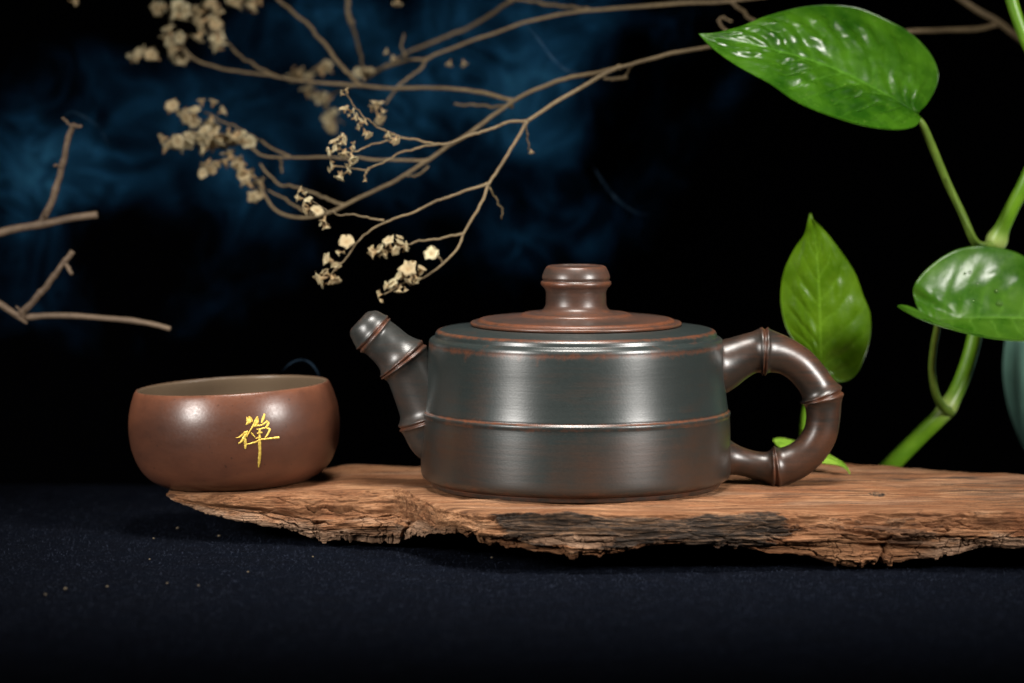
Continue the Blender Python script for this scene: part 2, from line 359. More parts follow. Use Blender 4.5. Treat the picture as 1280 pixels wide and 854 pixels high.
# ------------------------------------------------------------------ driftwood slab
def interp(tab, x):
    t = np.array(tab, float); return np.interp(x, t[:, 0], t[:, 1])
def build_wood():
    NU = 1350
    px = np.linspace(208, 1420, NU)
    ztop = np.where(px < 430, -(430 - px) * S * 0.052, 0.0)
    front_py = interp([(208, 617), (240, 618), (300, 618), (380, 614), (420, 612), (500, 613), (525, 622), (550, 634), (600, 640), (720, 642), (850, 641), (1000, 637), (1100, 637), (1280, 641), (1420, 645)], px)
    bot_py = interp([(208, 624), (225, 634), (240, 640), (262, 648), (310, 655), (360, 664), (400, 677), (450, 680), (500, 680), (518, 672), (575, 672), (592, 684), (640, 690), (715, 698), (745, 696), (800, 687), (855, 682), (885, 688), (960, 695), (1010, 700), (1060, 708), (1110, 710), (1150, 704), (1200, 697), (1250, 690), (1280, 692), (1420, 705)], px)
    back_py = interp([(208, 613), (230, 606), (300, 594), (400, 584), (420, 580), (530, 582), (700, 580), (1000, 577), (1110, 577), (1160, 581), (1200, 585), (1280, 589), (1420, 596)], px)
    d_f = [PZ(a, b, c) for a, b, c in zip(px, front_py, ztop)]
    yf = np.array([v.y for v in d_f]); xf = np.array([v.x for v in d_f])
    yb = np.array([PZ(a, b, c).y for a, b, c in zip(px, back_py, ztop)])
    k = np.ones(25) / 25
    smooth = lambda a: np.convolve(np.pad(a, 12, 'edge'), k, 'valid')
    yf, yb, ztop = smooth(yf), smooth(yb), smooth(ztop)
    zb = np.array([P(a, b, c - 0.007).z for a, b, c in zip(px, bot_py, yf)])
    zb = np.minimum(zb, ztop - 0.0012)
    NT_, NF, NB, NK = 300, 150, 40, 20
    def lin(a, b, n): return a[:, None] + (b - a)[:, None] * np.linspace(0, 1, n, endpoint=False)[None]
    OUT = (0.28 + 0.34 * (1 - sstep(505, 540, px)) * sstep(300, 400, px))[:, None]
    h = np.linspace(0, 1, NF, endpoint=False)[None]
    thick = (ztop - zb)[:, None]
    bulge = np.minimum(thick * 0.22, 0.004)
    topY = lin(yb, yf, NT_); topZ = ztop[:, None] + 0 * topY
    frY = yf[:, None] - bulge * np.sin(math.pi * np.clip(h * 1.05, 0, 1)) - np.minimum(thick * OUT, 0.0125 * OUT / 0.6) * h
    frZ = ztop[:, None] - thick * h
    inset = np.minimum(0.003, (yb - yf) * 0.2)
    botY = lin(yf + inset, yb - inset, NB); botZ = zb[:, None] + thick * 0.12 * np.sin(math.pi * np.linspace(0, 1, NB))[None]
    bkY = lin(yb - inset * 0.3, yb, NK); bkZ = lin(zb, ztop, NK)
    Y = np.concatenate([topY, frY, botY, bkY], 1); Z = np.concatenate([topZ, frZ, botZ, bkZ], 1)
    NV = Y.shape[1]
    for _ in range(14):  # round the long edges
        Y = 0.5 * Y + 0.25 * (np.roll(Y, 1, 1) + np.roll(Y, -1, 1)); Z = 0.5 * Z + 0.25 * (np.roll(Z, 1, 1) + np.roll(Z, -1, 1))
    X = ((px - 640) * S)[:, None] * (1.2 + Y) / 1.2
    X[:] = xf[:, None]
    # outward normals in the section
    dY = np.roll(Y, -1, 1) - np.roll(Y, 1, 1); dZ = np.roll(Z, -1, 1) - np.roll(Z, 1, 1)
    L = np.sqrt(dY**2 + dZ**2) + 1e-9; nY, nZ = dZ / L, -dY / L
    vi = np.arange(NV)[None] + 0 * Y
    on_front = sstep(NT_ - 14, NT_ + 10, vi) * (1 - sstep(NT_ + NF - 2, NT_ + NF + 12, vi))
    on_top = (1 - sstep(NT_ - 30, NT_ - 4, vi))
    hh = np.clip((vi - NT_) / NF, 0, 1)
    PXX = px[:, None] + 0 * Y
    th = np.clip(thick / 0.018, 0.15, 1.2)
    # weathered front: flaky layers, splits along the grain, cross checks low down
    lay = fbm(X * 22, Y * 30, Z * 210, 4, 0.5)
    q = lay * 3.0; fl = np.floor(q); fr = q - fl
    terr = 0.55 * (fl + sstep(0.72, 1.0, fr)) / 3.0 + 0.45 * lay
    big = fbm(X * 22 + 9, 4.0, Z * 70, 3)
    d = on_front * th * (0.0034 * (terr - 0.15) + 0.0026 * big)
    grain = fbm(X * 45, Y * 500, Z * 900 + X * 10, 4, 0.6)
    d += (0.00042 * on_front + 0.00034 * on_top) * grain
    fine = fbm(X * 500, Y * 2200, Z * 2400, 3, 0.6)
    d += (0.00016 * on_front + 0.00010 * on_top) * fine
    split = np.abs(noise(X * 34 + 3, Y * 40, Z * 330 + 0.8 * noise(X * 90, 1.0, Z * 100)))
    smask = sstep(0.25, 0.7, noise(X * 26 + 40, 2.0, Z * 90) + 0.25)
    d -= on_front * th * 0.0022 * (1 - sstep(0.0, 0.055, split)) * smask
    cx = np.abs(noise(X * 330 + 0.6 * noise(X * 200, 0, Z * 500), Y * 60, Z * 70 + 7))
    cmask = sstep(0.35, 0.75, hh) * sstep(0.0, 0.3, noise(X * 18 + 2.2, 3.0, 0.5) + 0.22 + 0.3 * (PXX < 560))
    d -= on_front * th * 0.0013 * (1 - sstep(0, 0.06, cx)) * cmask
    # two deep breaks seen in the photograph
    for (pc, slope, wd, dp, h0, h1) in ((590, 10, 7, 0.0045, 0.55, 1.0), (512, -18, 6, 0.003, 0.45, 1.0), (1105, -25, 5, 0.0026, 0.45, 0.9)):
        dist = np.abs(PXX - pc - slope * (hh - 0.6) + 5 * noise(Z * 500, X * 100, 1.0))
        d -= on_front * dp * (1 - sstep(0, wd, dist)) * sstep(h0, h0 + 0.15, hh)
    d -= on_front * 0.0026 * (1 - sstep(0, 0.05, np.abs(hh - 0.33 - (PXX - 1040) * 0.0022 + 0.05 * noise(PXX / 14., 0, 3.0)))) * sstep(1030, 1050, PXX) * (1 - sstep(1140, 1165, PXX))
    # overhanging splinter layer on the thin left end
    ll = sstep(215, 240, PXX) * (1 - sstep(330, 400, PXX))
    d -= on_front * ll * 0.004 * (1 - sstep(0, 0.09, np.abs(hh - 0.40 - 0.0008 * (PXX - 250) + 0.06 * noise(PXX / 20., 0, 1.0))))
    for (p0, h0, p1, h1, dp, wd) in ((255, .38, 420, .62, .006, .035), (275, .62, 400, .80, .006, .03), (540, .13, 622, .22, .005, .045), (600, .20, 660, .05, .004, .03), (628, .80, 770, .92, .005, .04), (690, .62, 770, .70, .003, .025), (860, .62, 990, .78, .003, .02),
                                     (985, .84, 1090, .93, .005, .03), (1120, .42, 1240, .62, .004, .025), (1160, .22, 1290, .40, .003, .02), (430, .50, 520, .42, .0025, .02), (380, .30, 470, .36, .003, .02), (930, .30, 1010, .36, .002, .02), (1200, .70, 1300, .60, .004, .025)):
        f_ = (PXX - p0) / (p1 - p0); ok = sstep(0, .12, f_) * (1 - sstep(.82, 1.0, f_))
        cen = h0 + (h1 - h0) * f_ + 0.05 * noise(PXX / 16., h0 * 40, 1.0) + 0.02 * noise(PXX / 5., h0 * 70, 2.0)
        wv = wd * (0.35 + 0.9 * np.clip(noise(PXX / 22., h0 * 91, 4.0) + 0.5, 0, 1))
        d -= on_front * 1.4 * dp * ok * (1 - sstep(0.35, 1.0, np.abs(hh - cen) / (1.25 * wv)))
    # long fissures and a knot hole on the top
    for (p0, p1, y0, dp) in ((1130, 1300, 0.020, 0.0045), (1108, 1170, 0.001, 0.004), (1180, 1310, 0.006, 0.0045), (1030, 1120, 0.012, 0.003), (1210, 1330, -0.012, 0.003), (985, 1060, -0.024, 0.002), (430, 520, 0.030, 0.002)):
        ln = sstep(p0, p0 + 30, PXX) * (1 - sstep(p1 - 30, p1, PXX))
        d -= on_top * dp * ln * (1 - sstep(0.0002, 0.0012, np.abs(Y - y0 + 0.0025 * noise(X * 40, 0, y0 * 90))))
    kx, ky = PZ(1097, 617, 0).x, PZ(1097, 617, 0).y
    d -= on_top * 0.007 * (1 - sstep(0.0008, 0.0026, np.sqrt((X - kx)**2 + ((Y - ky) * 0.6)**2) + 0.0012 * noise(X * 900, Y * 900, 0)))
    # keep the seats of teapot and cup flat
    hump = on_top * (0.0006 * fbm(X * 30, Y * 60, 0, 2) - 0.0004)
    d += hump
    Y2 = Y + nY * d; Z2 = Z + nZ * d
    # lower silhouette broken by splinters
    low = on_front * sstep(0.6, 1.0, hh) + sstep(NT_ + NF - 2, NT_ + NF + 8, vi) * (1 - sstep(NT_ + NF + 30, NT_ + NF + NB, vi))
    Z2 += low * th * (0.0012 * terr + 0.0009 * noise(X * 150, Y * 100, 2.0) + 0.0008 * np.round(1.5 * noise(X * 330, 3.0, 2.0)))
    Z2 = np.maximum(Z2, CLOTH_Z - 0.0006)
    X2 = X + on_front * 0.0004 * noise(X * 200, Y * 200, Z * 600)
    # stains: dark weathered skin, pale dry edges; painted shade for fissures and knot hole
    en = fbm(X * 90, Y * 60, Z * 420, 4, 0.6)
    l0 = 612 + 26 * hh + 14 * en; l1 = 985 - 40 * np.abs(hh - 0.4) + 30 * en
    st = sstep(-6, 6, PXX - l0) * (1 - sstep(-8, 8, PXX - l1)) * sstep(0.02, 0.10, hh + 0.06 * en) * (1 - sstep(0.82, 0.95, hh + 0.22 * en + 0.0005 * np.abs(PXX - 850)))
    chip = (1 - sstep(0.85, 1.05, np.sqrt(((PXX - 722) / 52)**2 + ((hh - 0.62) / 0.17)**2) + 0.45 * en))
    st = st * (1 - chip)
    st2 = sstep(0.0, 0.35, en + 0.1 - np.abs(PXX - 1120) / 130. - np.abs(hh - 0.22) * 1.6 + 0.35)
    st = np.clip(np.maximum(st, 0.55 * st2), 0, 1) * on_front
    st += on_top * 0.6 * sstep(0.1, 0.7, fbm(X * 20 + 4, Y * 230, 1.0, 4, 0.6) + 0.12) * (0.35 + 0.65 * sstep(930, 1050, PXX))
    for (p0, p1, y0, wd, am) in ((1125, 1300, 0.020, .0045, .9), (1108, 1175, 0.000, .005, .9), (1185, 1320, 0.004, .004, .8), (1020, 1120, 0.014, .005, .7), (1200, 1330, -0.016, .004, .6), (950, 1060, -0.028, .006, .55), (930, 1010, -0.010, .004, .5), (440, 530, 0.034, .004, .5), (1000, 1200, 0.036, .005, .5)):  # dark streaks painted along the top, standing in for shade in the fissures
        ln = sstep(p0, p0 + 45, PXX) * (1 - sstep(p1 - 45, p1, PXX)); ww_ = wd * (0.45 + 0.8 * np.clip(0.5 + noise(X * 60, y0 * 500, 7.0), 0, 1))
        st = np.maximum(st, on_top * am * ln * (1 - sstep(0.3, 1.0, np.abs(Y - y0 + 0.007 * noise(X * 26, 0, y0 * 90) + 0.002 * noise(X * 240, 1.0, y0 * 50)) / ww_)))
    st = np.maximum(st, on_top * (1 - sstep(0.0022, 0.0036, np.sqrt((X - kx)**2 + ((Y - ky) * 0.45)**2) + 0.0014 * noise(X * 700, Y * 300, 0))))  # shade inside the knot hole, painted as a dark patch
    pale = np.clip(sstep(0.5, 0.9, hh + 0.25 * en) * sstep(0, 1, (560 - PXX) / 60 + 0.5) + sstep(0.45, 0.8, hh + 0.3 * en) * sstep(1120, 1180, PXX) + chip, 0, 1) * on_front
    pale = np.clip(pale + 0.45 * on_top * sstep(0.1, 0.6, fbm(X * 14, Y * 60, 5.0, 3)), 0, 1)
    bark = np.clip(st, 0, 1) * on_front * (0.0011 + 0.0007 * fbm(X * 40, 0.0, Z * 700, 4, 0.6)); Y2 = Y2 + nY * bark; Z2 = Z2 + nZ * bark * 0.5
    V = np.stack([X2, Y2, Z2], -1).reshape(-1, 3)
    i, j = np.meshgrid(np.arange(NU - 1), np.arange(NV), indexing='ij'); j2 = (j + 1) % NV
    F = np.stack([i * NV + j, i * NV + j2, (i + 1) * NV + j2, (i + 1) * NV + j], -1).reshape(-1, 4).tolist()
    F.append(list(range(NV))[::-1]); F.append([(NU - 1) * NV + k for k in range(NV)])
    o = mesh_obj('wood_slab', V, F, M_WOOD, None, True, {'stain_shade': np.clip(st, 0, 1).ravel(), 'pale': pale.ravel()})
    tag(o, 'rough weathered reddish brown wood slab carrying the teapot and bowl', 'wood slab')
build_wood()

# ------------------------------------------------------------------ teapot
TX = 80 * S
pot = empty('teapot', (TX, 0, 0)); tag(pot, 'dark grey-brown clay teapot with bamboo-jointed spout and handle', 'teapot')
def prof(tab, n):
    """tab rows (r px, py, wear) -> dense smooth profile"""
    a = np.array([(r * S, Z0(y), wv) for r, y, wv in tab]); b = catmull(a, n); b[:, 2] = np.clip(b[:, 2], 0, 1); b[:, 0] = np.maximum(b[:, 0], 0.00002); return b
body_tab = [(0, 604, 0.3), (120, 604, 0.3), (172, 604.6, 0.3), (178, 606, 0.5), (180.5, 605, 0.6), (182, 601.5, 0.5), (183, 599.5, 0.8), (188, 597.5, 0.7), (192, 594, 0.45), (194, 588, 0.15),
            (194.2, 575, 0.05), (193.8, 556, 0.0), (193.2, 536, 0.05), (192.6, 522, 0.15), (192.8, 518.7, 0.5), (193.5, 516.2, 0.45), (193.3, 513.7, 0.35), (191.4, 512.2, 0.9), (190.3, 510.8, 0.7),
            (190.2, 508.7, 0.25), (189.4, 503.5, 0.05), (188.2, 494, 0.0), (186.8, 481, 0.0), (185.9, 466, 0.0), (185.2, 449, 0.05), (184.5, 436, 0.3), (184, 430, 0.75), (183.8, 426.5, 0.5), (182.6, 423.4, 0.25),
            (179.6, 421.2, 0.3), (177.2, 420.2, 0.35), (176.4, 419, 0.2), (176, 416.8, 0.15), (175.2, 414.8, 0.5), (173.2, 412.8, 0.85), (170.3, 411.6, 0.7), (167, 411.2, 0.15), (160, 410.4, 0), (145, 408.2, 0), (134, 406.6, 0.2), (126, 406.6, 0.2), (124, 407.6, 0.2)]
b = prof(body_tab, 520)
lathe('body', b[:, :2], M_POT, pot, TX, 0, 200, {'wear': b[:, 2]})
lid_tab = [(118, 408.5, 0.5), (128, 406.9, 0.6), (131.2, 405.8, 0.75), (132.2, 404.2, 0.8), (131.6, 402.6, 0.75), (129.4, 401.8, 0.5), (126, 401.5, 0.35), (123.2, 401.2, 0.75), (122.2, 399.9, 0.95), (120.2, 398.6, 0.9), (116.5, 398.1, 0.6), (114, 398.3, 0.25), (111, 397.7, 0.15),
           (100, 396.6, 0.1), (88, 395.6, 0.1), (75, 394.6, 0.3), (71.5, 394.5, 0.5), (69, 393.6, 0.7), (67.3, 392, 0.8), (64, 391.0, 0.6), (58, 390.5, 0.35), (54, 390.3, 0.5), (52, 389.5, 0.5), (45, 388.8, 0.3), (20, 388.6, 0.3)]
l = prof(lid_tab, 300)
lid = lathe('lid', l[:, :2], M_LID, pot, TX, 0, 180, {'wear': l[:, 2]})
lid['label'] = 'reddish brown stepped lid with a round knob'
knob_tab = [(47, 389.4, 0.5), (43.5, 388, 0.5), (40, 385, 0.3), (37.8, 380, 0.2), (37, 374, 0.2), (37.5, 366, 0.2), (39.6, 360.5, 0.35), (42.6, 357.2, 0.6), (44, 354.8, 0.8), (43.8, 352.4, 0.8), (42.2, 351, 0.5), (41.5, 349.8, 0.3), (42.2, 348.4, 0.4), (42.4, 346, 0.3), (41, 341, 0.2), (38.6, 336, 0.35), (36.6, 333.2, 0.7), (34.5, 332.2, 0.7), (32, 332.4, 0.4), (28, 333.4, 0.2), (0.1, 333.8, 0.1)]
k = prof(knob_tab, 220)
lathe('knob', k[:, :2], M_LID, lid, TX, 0, 128, {'wear': k[:, 2]})

def bamboo(tab, nodes, n, amp=0.95):
    """tab rows (px, py, Y, r px); nodes: path fraction of each joint -> path, radius, wear"""
    a = np.array([(*P(x, y, Y), r * S) for x, y, Y, r in tab]); c = catmull(a, n)
    seg = np.linalg.norm(np.diff(c[:, :3], axis=0), axis=1); s = np.concatenate([[0], np.cumsum(seg)])
    r = c[:, 3].copy(); wear = np.zeros(n) + 0.05
    for (x, y, Y) in nodes:
        q = np.array(P(x, y, Y)); s0 = s[np.argmin(np.linalg.norm(c[:, :3] - q, axis=1))]
        u = (s - s0) / S
        r += S * (3.8 * np.exp(-(np.abs(u) / 7.5)**2) - 2.4 * np.exp(-(u / 1.25)**2) + 1.1 * np.exp(-((np.abs(u) - 3.1) / 1.5)**2))
        wear = np.maximum(wear, amp * np.exp(-(u / 4.6)**2))
    return c[:, :3], r, np.clip(wear, 0, 1)
# spout: rounded tip with a mouth, three joints
sp_tab = [(470, 420.0, 0, 24.0), (479, 427, 0, 26.0), (490, 437, 0, 27.0), (503, 450.5, 0, 31.0), (513, 466, 0, 30.5), (523, 488, 0, 32.0), (532, 508, 0, 34.5), (537.5, 523, 0, 37.0), (545, 542, 0, 37.0), (556, 556, 0, 32)]
path, r, wr = bamboo([(449.5, 402, 0, 17.5), (453, 405.2, 0, 22), (459.5, 410.5, 0, 25.2)] + sp_tab, [(467.5, 418, 0), (503, 450.5, 0), (537, 522, 0)], 220)
# rounded lip and the bore
t0 = path[0] - path[1]; t0 /= np.linalg.norm(t0)
lip = np.array([path[0] + t0 * 14 * S * -1.0, path[0] + t0 * -6 * S, path[0] + t0 * 0.2 * S, path[0] + t0 * 1.4 * S, path[0] + t0 * 1.4 * S, path[0] + t0 * 0.8 * S])
lr = np.array([7.5, 8, 9, 11, 13.5, 15.8]) * S
tube('spout', np.vstack([lip, path]), np.concatenate([lr, r]), M_SPOUT, pot, 72, {'wear': np.concatenate([np.ones(6) * 0.5, wr])})
hd = [(888, 458, 0, 44), (899, 457, 0, 37), (908, 454.5, 0, 32), (920, 449, 0, 28.2), (933, 443.5, 0, 26), (945, 440.3, 0, 25.6), (955, 439.5, 0, 26.2), (968, 441, 0, 25.4), (984, 446.5, 0, 23.0), (1000, 457, 0, 22.2), (1014, 472.5, 0, 21.8), (1022, 485, 0, 22.4), (1027, 496, 0, 23.6),
      (1029, 510, 0, 22.3), (1028.5, 527, 0, 21.2), (1024.5, 544, 0, 21.4), (1014, 561, 0, 21.8), (1000, 573.5, 0, 22.4), (985, 581, 0, 23.2), (972, 584, 0, 23.0), (962, 584.5, 0, 20.6), (948, 582.5, 0, 18.0), (932, 578.5, 0, 17.4), (918, 575, 0, 19.5), (907, 573, 0, 25), (896, 572, 0, 33), (886, 572, 0, 40)]
path, r, wr = bamboo(hd, [(955, 439.5, 0), (1027, 496, 0), (968, 584.5, 0)], 420, 0.75)
tube('handle', path, r, M_POT_BROWN, pot, 64, {'wear': wr})

# ------------------------------------------------------------------ tea bowl with gold character
CUP_Y = 0.022
cz = -(430 - 296) * S * 0.052
cbase = PZ(296, 604, cz); CK = (1.2 + CUP_Y) / 1.2
cup = empty('tea_bowl', (cbase.x, CUP_Y, cz - 0.0002)); cup.rotation_euler = (0, R(-2.9), 0)
tag(cup, 'small rounded brown clay tea bowl with a gold character', 'tea bowl')
ct = [(0, 1.5, 0, 0), (60, 1.2, 0, 0), (80, 0.6, .2, 0), (86, 0, .3, 0), (91, 1.0, .3, 0), (98, 4, .5, 0), (108.5, 10.5, .5, 0), (118, 21, .45, 0), (125, 34, .3, 0), (129.7, 49, .15, 0), (131.8, 64, 0, 0), (132, 78, 0, 0), (130.6, 92, .1, 0), (127.6, 105, .3, 0), (124, 115.5, .6, 0),
      (121.4, 121, 1, 0), (119.8, 122.6, 1, 0.2), (118, 122.4, .8, 0.8), (116.8, 121, .3, 1), (117.8, 115, 0, 1), (122, 100, 0, 1), (125.4, 80, 0, 1), (124, 60, 0, 1), (116, 36, 0, 1), (100, 17, 0, 1), (80, 8, 0, 1), (40, 5, 0, 1), (0.1, 5, 0, 1)]
a = np.array(ct); c = catmull(np.column_stack([a[:, 0] * S * CK, a[:, 1] * S * CK, np.zeros(len(a)), a[:, 2], a[:, 3]]), 320)
c[:, 0] = np.maximum(c[:, 0], 0.00002)
def lathe_local(name, prof_, mat, parent, nseg, attrs):
    o = lathe(name, prof_, mat, None, 0, 0, nseg, attrs); o.parent = parent; return o
bowl = lathe_local('bowl', c[:, :2], M_CUP, cup, 180, {'wear': np.clip(c[:, 3], 0, 1), 'inside': np.clip(c[:, 4], 0, 1)})
# brush strokes laid on the bowl's surface (x, y, width measured on an enlargement)
cupM = Matrix.Translation(cup.location) @ Matrix.Rotation(R(-2.9), 4, 'Y')
cupI = cupM.inverted()
bvh = BVHTree.FromPolygons([v.co[:] for v in bowl.data.vertices], [tuple(p.vertices) for p in bowl.data.polygons])
strokes = [
    [(222, 152, 6), (232, 180, 34), (250, 205, 62), (225, 236, 22), (210, 246, 6)],
    [(245, 150, 20), (270, 175, 30), (292, 214, 14)],
    [(96, 402, 6), (130, 396, 16), (165, 372, 22), (205, 340, 26), (238, 326, 16)],
    [(232, 330, 28), (200, 385, 36), (165, 440, 26), (125, 472, 14)],
    [(196, 380, 24), (204, 440, 32), (206, 500, 28), (205, 530, 22)],
    [(352, 150, 20), (325, 205, 26), (296, 262, 20), (255, 330, 18), (220, 395, 12)],
    [(352, 165, 22), (345, 215, 36), (322, 268, 26)],
    [(305, 265, 18), (350, 258, 22), (400, 250, 20), (440, 225, 20), (470, 205, 14)],
    [(436, 118, 22), (420, 170, 34), (398, 228, 16)],
    [(448, 195, 10), (478, 225, 26), (465, 262, 24), (440, 272, 10)],
    [(335, 305, 10), (390, 296, 18), (450, 284, 20), (492, 302, 28), (490, 325, 22), (465, 372, 20), (440, 405, 14)],
    [(272, 338, 12), (292, 362, 18), (320, 394, 12)],
    [(376, 300, 26), (374, 350, 24), (378, 410, 28)],
    [(342, 352, 12), (375, 342, 20), (408, 340, 18)],
    [(328, 412, 8), (352, 402, 14), (385, 392, 14)],
    [(212, 482, 8), (270, 470, 16), (340, 448, 20), (385, 424, 22), (440, 418, 20), (520, 408, 22), (580, 402, 28), (606, 398, 26)],
    [(378, 395, 28), (376, 480, 34), (378, 570, 32), (374, 640, 34), (368, 700, 26), (362, 750, 10)]]
def cast(x, y):
    o_ = cupI @ CAM; d_ = (cupI.to_3x3() @ ray(x, y)).normalized()
    hit = bvh.ray_cast(o_, d_); return hit[0], hit[1]
chr_v, chr_f = [], []
for st in strokes:
    a = catmull(np.array([(285 + x / 9.49, 505 + y / 9.49, wd / 9.49 * 1.08) for x, y, wd in st]), 10 + 6 * len(st))
    t = np.gradient(a[:, :2], axis=0); t /= np.linalg.norm(t, axis=1)[:, None] + 1e-9; nn = np.column_stack([-t[:, 1], t[:, 0]])
    base = len(chr_v); K = 7
    for q in range(len(a)):
        wj = max(a[q, 2], 0.4) * (1 + 0.16 * rng.uniform(-1, 1))
        for m in range(K):
            f = (m / (K - 1) - 0.5)
            pt = a[q, :2] + nn[q] * wj * f
            co, no = cast(*pt)
            lift = 0.00003 + 0.00022 * max(0.0, 1 - (2 * abs(f))**3) * (1 + 0.3 * rng.uniform(-1, 1))
            if m in (0, K - 1): lift = -0.00005
            chr_v.append(tuple(co + (no if no.dot(co - (cupI @ CAM)) < 0 else -no) * lift))
    for q in range(len(a) - 1):
        for m in range(K - 1):
            chr_f.append([base + q * K + m, base + (q + 1) * K + m, base + (q + 1) * K + m + 1, base + q * K + m + 1])
ch = mesh_obj('gold_character', chr_v, chr_f, M_GOLD, None); ch.parent = cup
ch['label'] = 'gold brushed character on the bowl'

# ------------------------------------------------------------------ leaves and vines
def leaf(name, mid, ea, eb, mat, parent, bulge_a=(0, 0, 0), bulge_b=(0, 0, 0), quilt=0.0006, veins=7, nu=110, nvv=34, slant=0.42):
    """mid / ea / eb: rows (px, py, Y) from base to tip for the midrib and the two edges"""
    pts = lambda tab: catmull(np.array([P(*q) for q in tab]), nu)
    M, A, B = pts(mid), pts(ea), pts(eb)
    t = np.linspace(0, 1, nvv)[None, :, None]
    def side(E, bl):
        return M[:, None] + (E - M)[:, None] * t + np.array(bl)[None, None] * (0.5 - 0.5 * np.cos(2 * math.pi * t**0.85)) * np.sin(math.pi * np.linspace(0, 1, nu))[:, None, None]
    a_, b_ = side(A, bulge_a), side(B, bulge_b)
    G = np.concatenate([a_[:, ::-1], b_[:, 1:]], 1); W = G.shape[1]
    tt = np.abs(np.linspace(-1, 1, W))[None] + np.zeros((nu, 1)); sgn = np.sign(np.linspace(-1, 1, W))[None] + np.zeros((nu, 1))
    u = np.linspace(0, 1, nu)[:, None] + np.zeros((1, W))
    ph = (u - slant * tt * (1 - 0.35 * u) + 0.02 * sgn + 0.012 * noise(u * 9, tt * 5, sgn)) * veins
    v = np.abs(np.sin(math.pi * ph))
    gu = np.gradient(G, axis=0); gv = np.gradient(G, axis=1); N = np.cross(gu, gv); N /= np.linalg.norm(N, axis=2)[..., None] + 1e-12
    view = np.array(CAM) - G; flip = np.sign((N * view).sum(2)).mean(); N *= (1 if flip >= 0 else -1)
    env = np.sin(math.pi * np.clip(u * 0.96 + 0.03, 0, 1)) * np.sin(math.pi * np.clip(tt, 0, 1)**0.7)
    D = quilt * env * (v**0.6 - 0.6) * (0.7 + 0.6 * noise(u * 5, sgn * 3 + tt * 2, 1.0)) + 0.45 * quilt * env * fbm(ph * 1.1, tt * sgn * 4, 3.0, 2) - 0.00028 * np.exp(-(tt / 0.03)**2)
    D += 0.0005 * fbm(u * 4, 2 + sgn, 5.0, 2) * tt**3
    G = G + N * D[..., None]
    vein = np.exp(-(tt / 0.018)**2) * 0.6 + 0.45 * np.exp(-(v / 0.12)**2) * (1 - 0.8 * tt)
    TH = 0.00035
    Vt = np.concatenate([G.reshape(-1, 3), (G - N * TH).reshape(-1, 3)])
    i, j = np.meshgrid(np.arange(nu - 1), np.arange(W - 1), indexing='ij'); q = i * W + j
    F1 = np.stack([q, q + W, q + W + 1, q + 1], -1).reshape(-1, 4); off = nu * W
    F2 = F1[:, ::-1] + off
    ring = [k * W for k in range(nu)] + [(nu - 1) * W + k for k in range(1, W)] + [k * W + W - 1 for k in range(nu - 2, -1, -1)] + [k for k in range(W - 2, 0, -1)]
    F3 = [[ring[k], ring[(k + 1) % len(ring)], ring[(k + 1) % len(ring)] + off, ring[k] + off] for k in range(len(ring))]
    o = mesh_obj(name, Vt, F1.tolist() + F2.tolist() + F3, mat, parent, True, {'vein': np.concatenate([vein.ravel()] * 2)})
    o['_tip'] = 0; del o['_tip']
    return o, G
def stem(name, tab, mat, parent, nodes=(), n=80, nseg=20):
    """tab rows (px, py, Y, r px)"""
    a = np.array([(*P(x, y, Y), r * S) for x, y, Y, r in tab]); c = catmull(a, n); wr = np.zeros(n); r = c[:, 3].copy()
    for (x, y, Y, amp) in nodes:
        d = np.linalg.norm(c[:, :3] - np.array(P(x, y, Y)), axis=1) / S
        r += S * amp * np.exp(-(d / 11)**2); wr = np.maximum(wr, np.exp(-(d / 14)**2))
    return tube(name, c[:, :3], r, mat, parent, nseg, {'wear': wr})

vz = CLOTH_Z
vbase = P(1080, 640, 0.085); vbase.z = CLOTH_Z
vine = empty('pothos_vine', (vbase.x, vbase.y, CLOTH_Z)); tag(vine, 'tall pothos vine rising behind the slab with one large upper leaf', 'vine')
vb = P(1072, 622, 0.085)
stem('stem', [(1060, 632, 0.088, 12), (1090, 606, 0.085, 12), (1118, 577, 0.08, 12), (1150, 545, 0.078, 11.5), (1180, 515, 0.075, 11), (1200, 480, 0.077, 10.5), (1215, 435, 0.080, 10), (1227, 375, 0.083, 10), (1240, 318, 0.080, 11), (1248, 296, 0.078, 10.5), (1264, 262, 0.074, 9.5), (1284, 222, 0.07, 9.2), (1308, 160, 0.07, 9), (1303, 100, 0.07, 8.5), (1280, 45, 0.07, 8), (1266, 5, 0.07, 8), (1255, -40, 0.07, 8)],
     M_STEM, vine, [(1185, 510, 0.075, 2.5), (1246, 300, 0.078, 4)], 220)
stem('petiole', [(1243, 306, 0.078, 7.5), (1230, 309, 0.073, 6.5), (1218, 302, 0.064, 5.5), (1203, 268, 0.06, 5), (1184, 228, 0.056, 5), (1166, 185, 0.05, 5.2), (1154, 158, 0.046, 5.2), (1146, 146, 0.044, 3)], M_PETI, vine, n=70)
stem('sheath', [(1234, 306, 0.074, 3), (1220, 300, 0.060, 3), (1200, 262, 0.056, 2.6), (1184, 222, 0.053, 0.8)], M_PETI, vine, n=40)
stem('petiole', [(1188, 516, 0.074, 7), (1178, 508, 0.068, 6), (1169, 490, 0.062, 5.2), (1165, 462, 0.058, 4.8), (1167, 435, 0.052, 4.8), (1171, 412, 0.046, 4.5), (1172, 402, 0.044, 3)], M_PETI, vine, n=60)
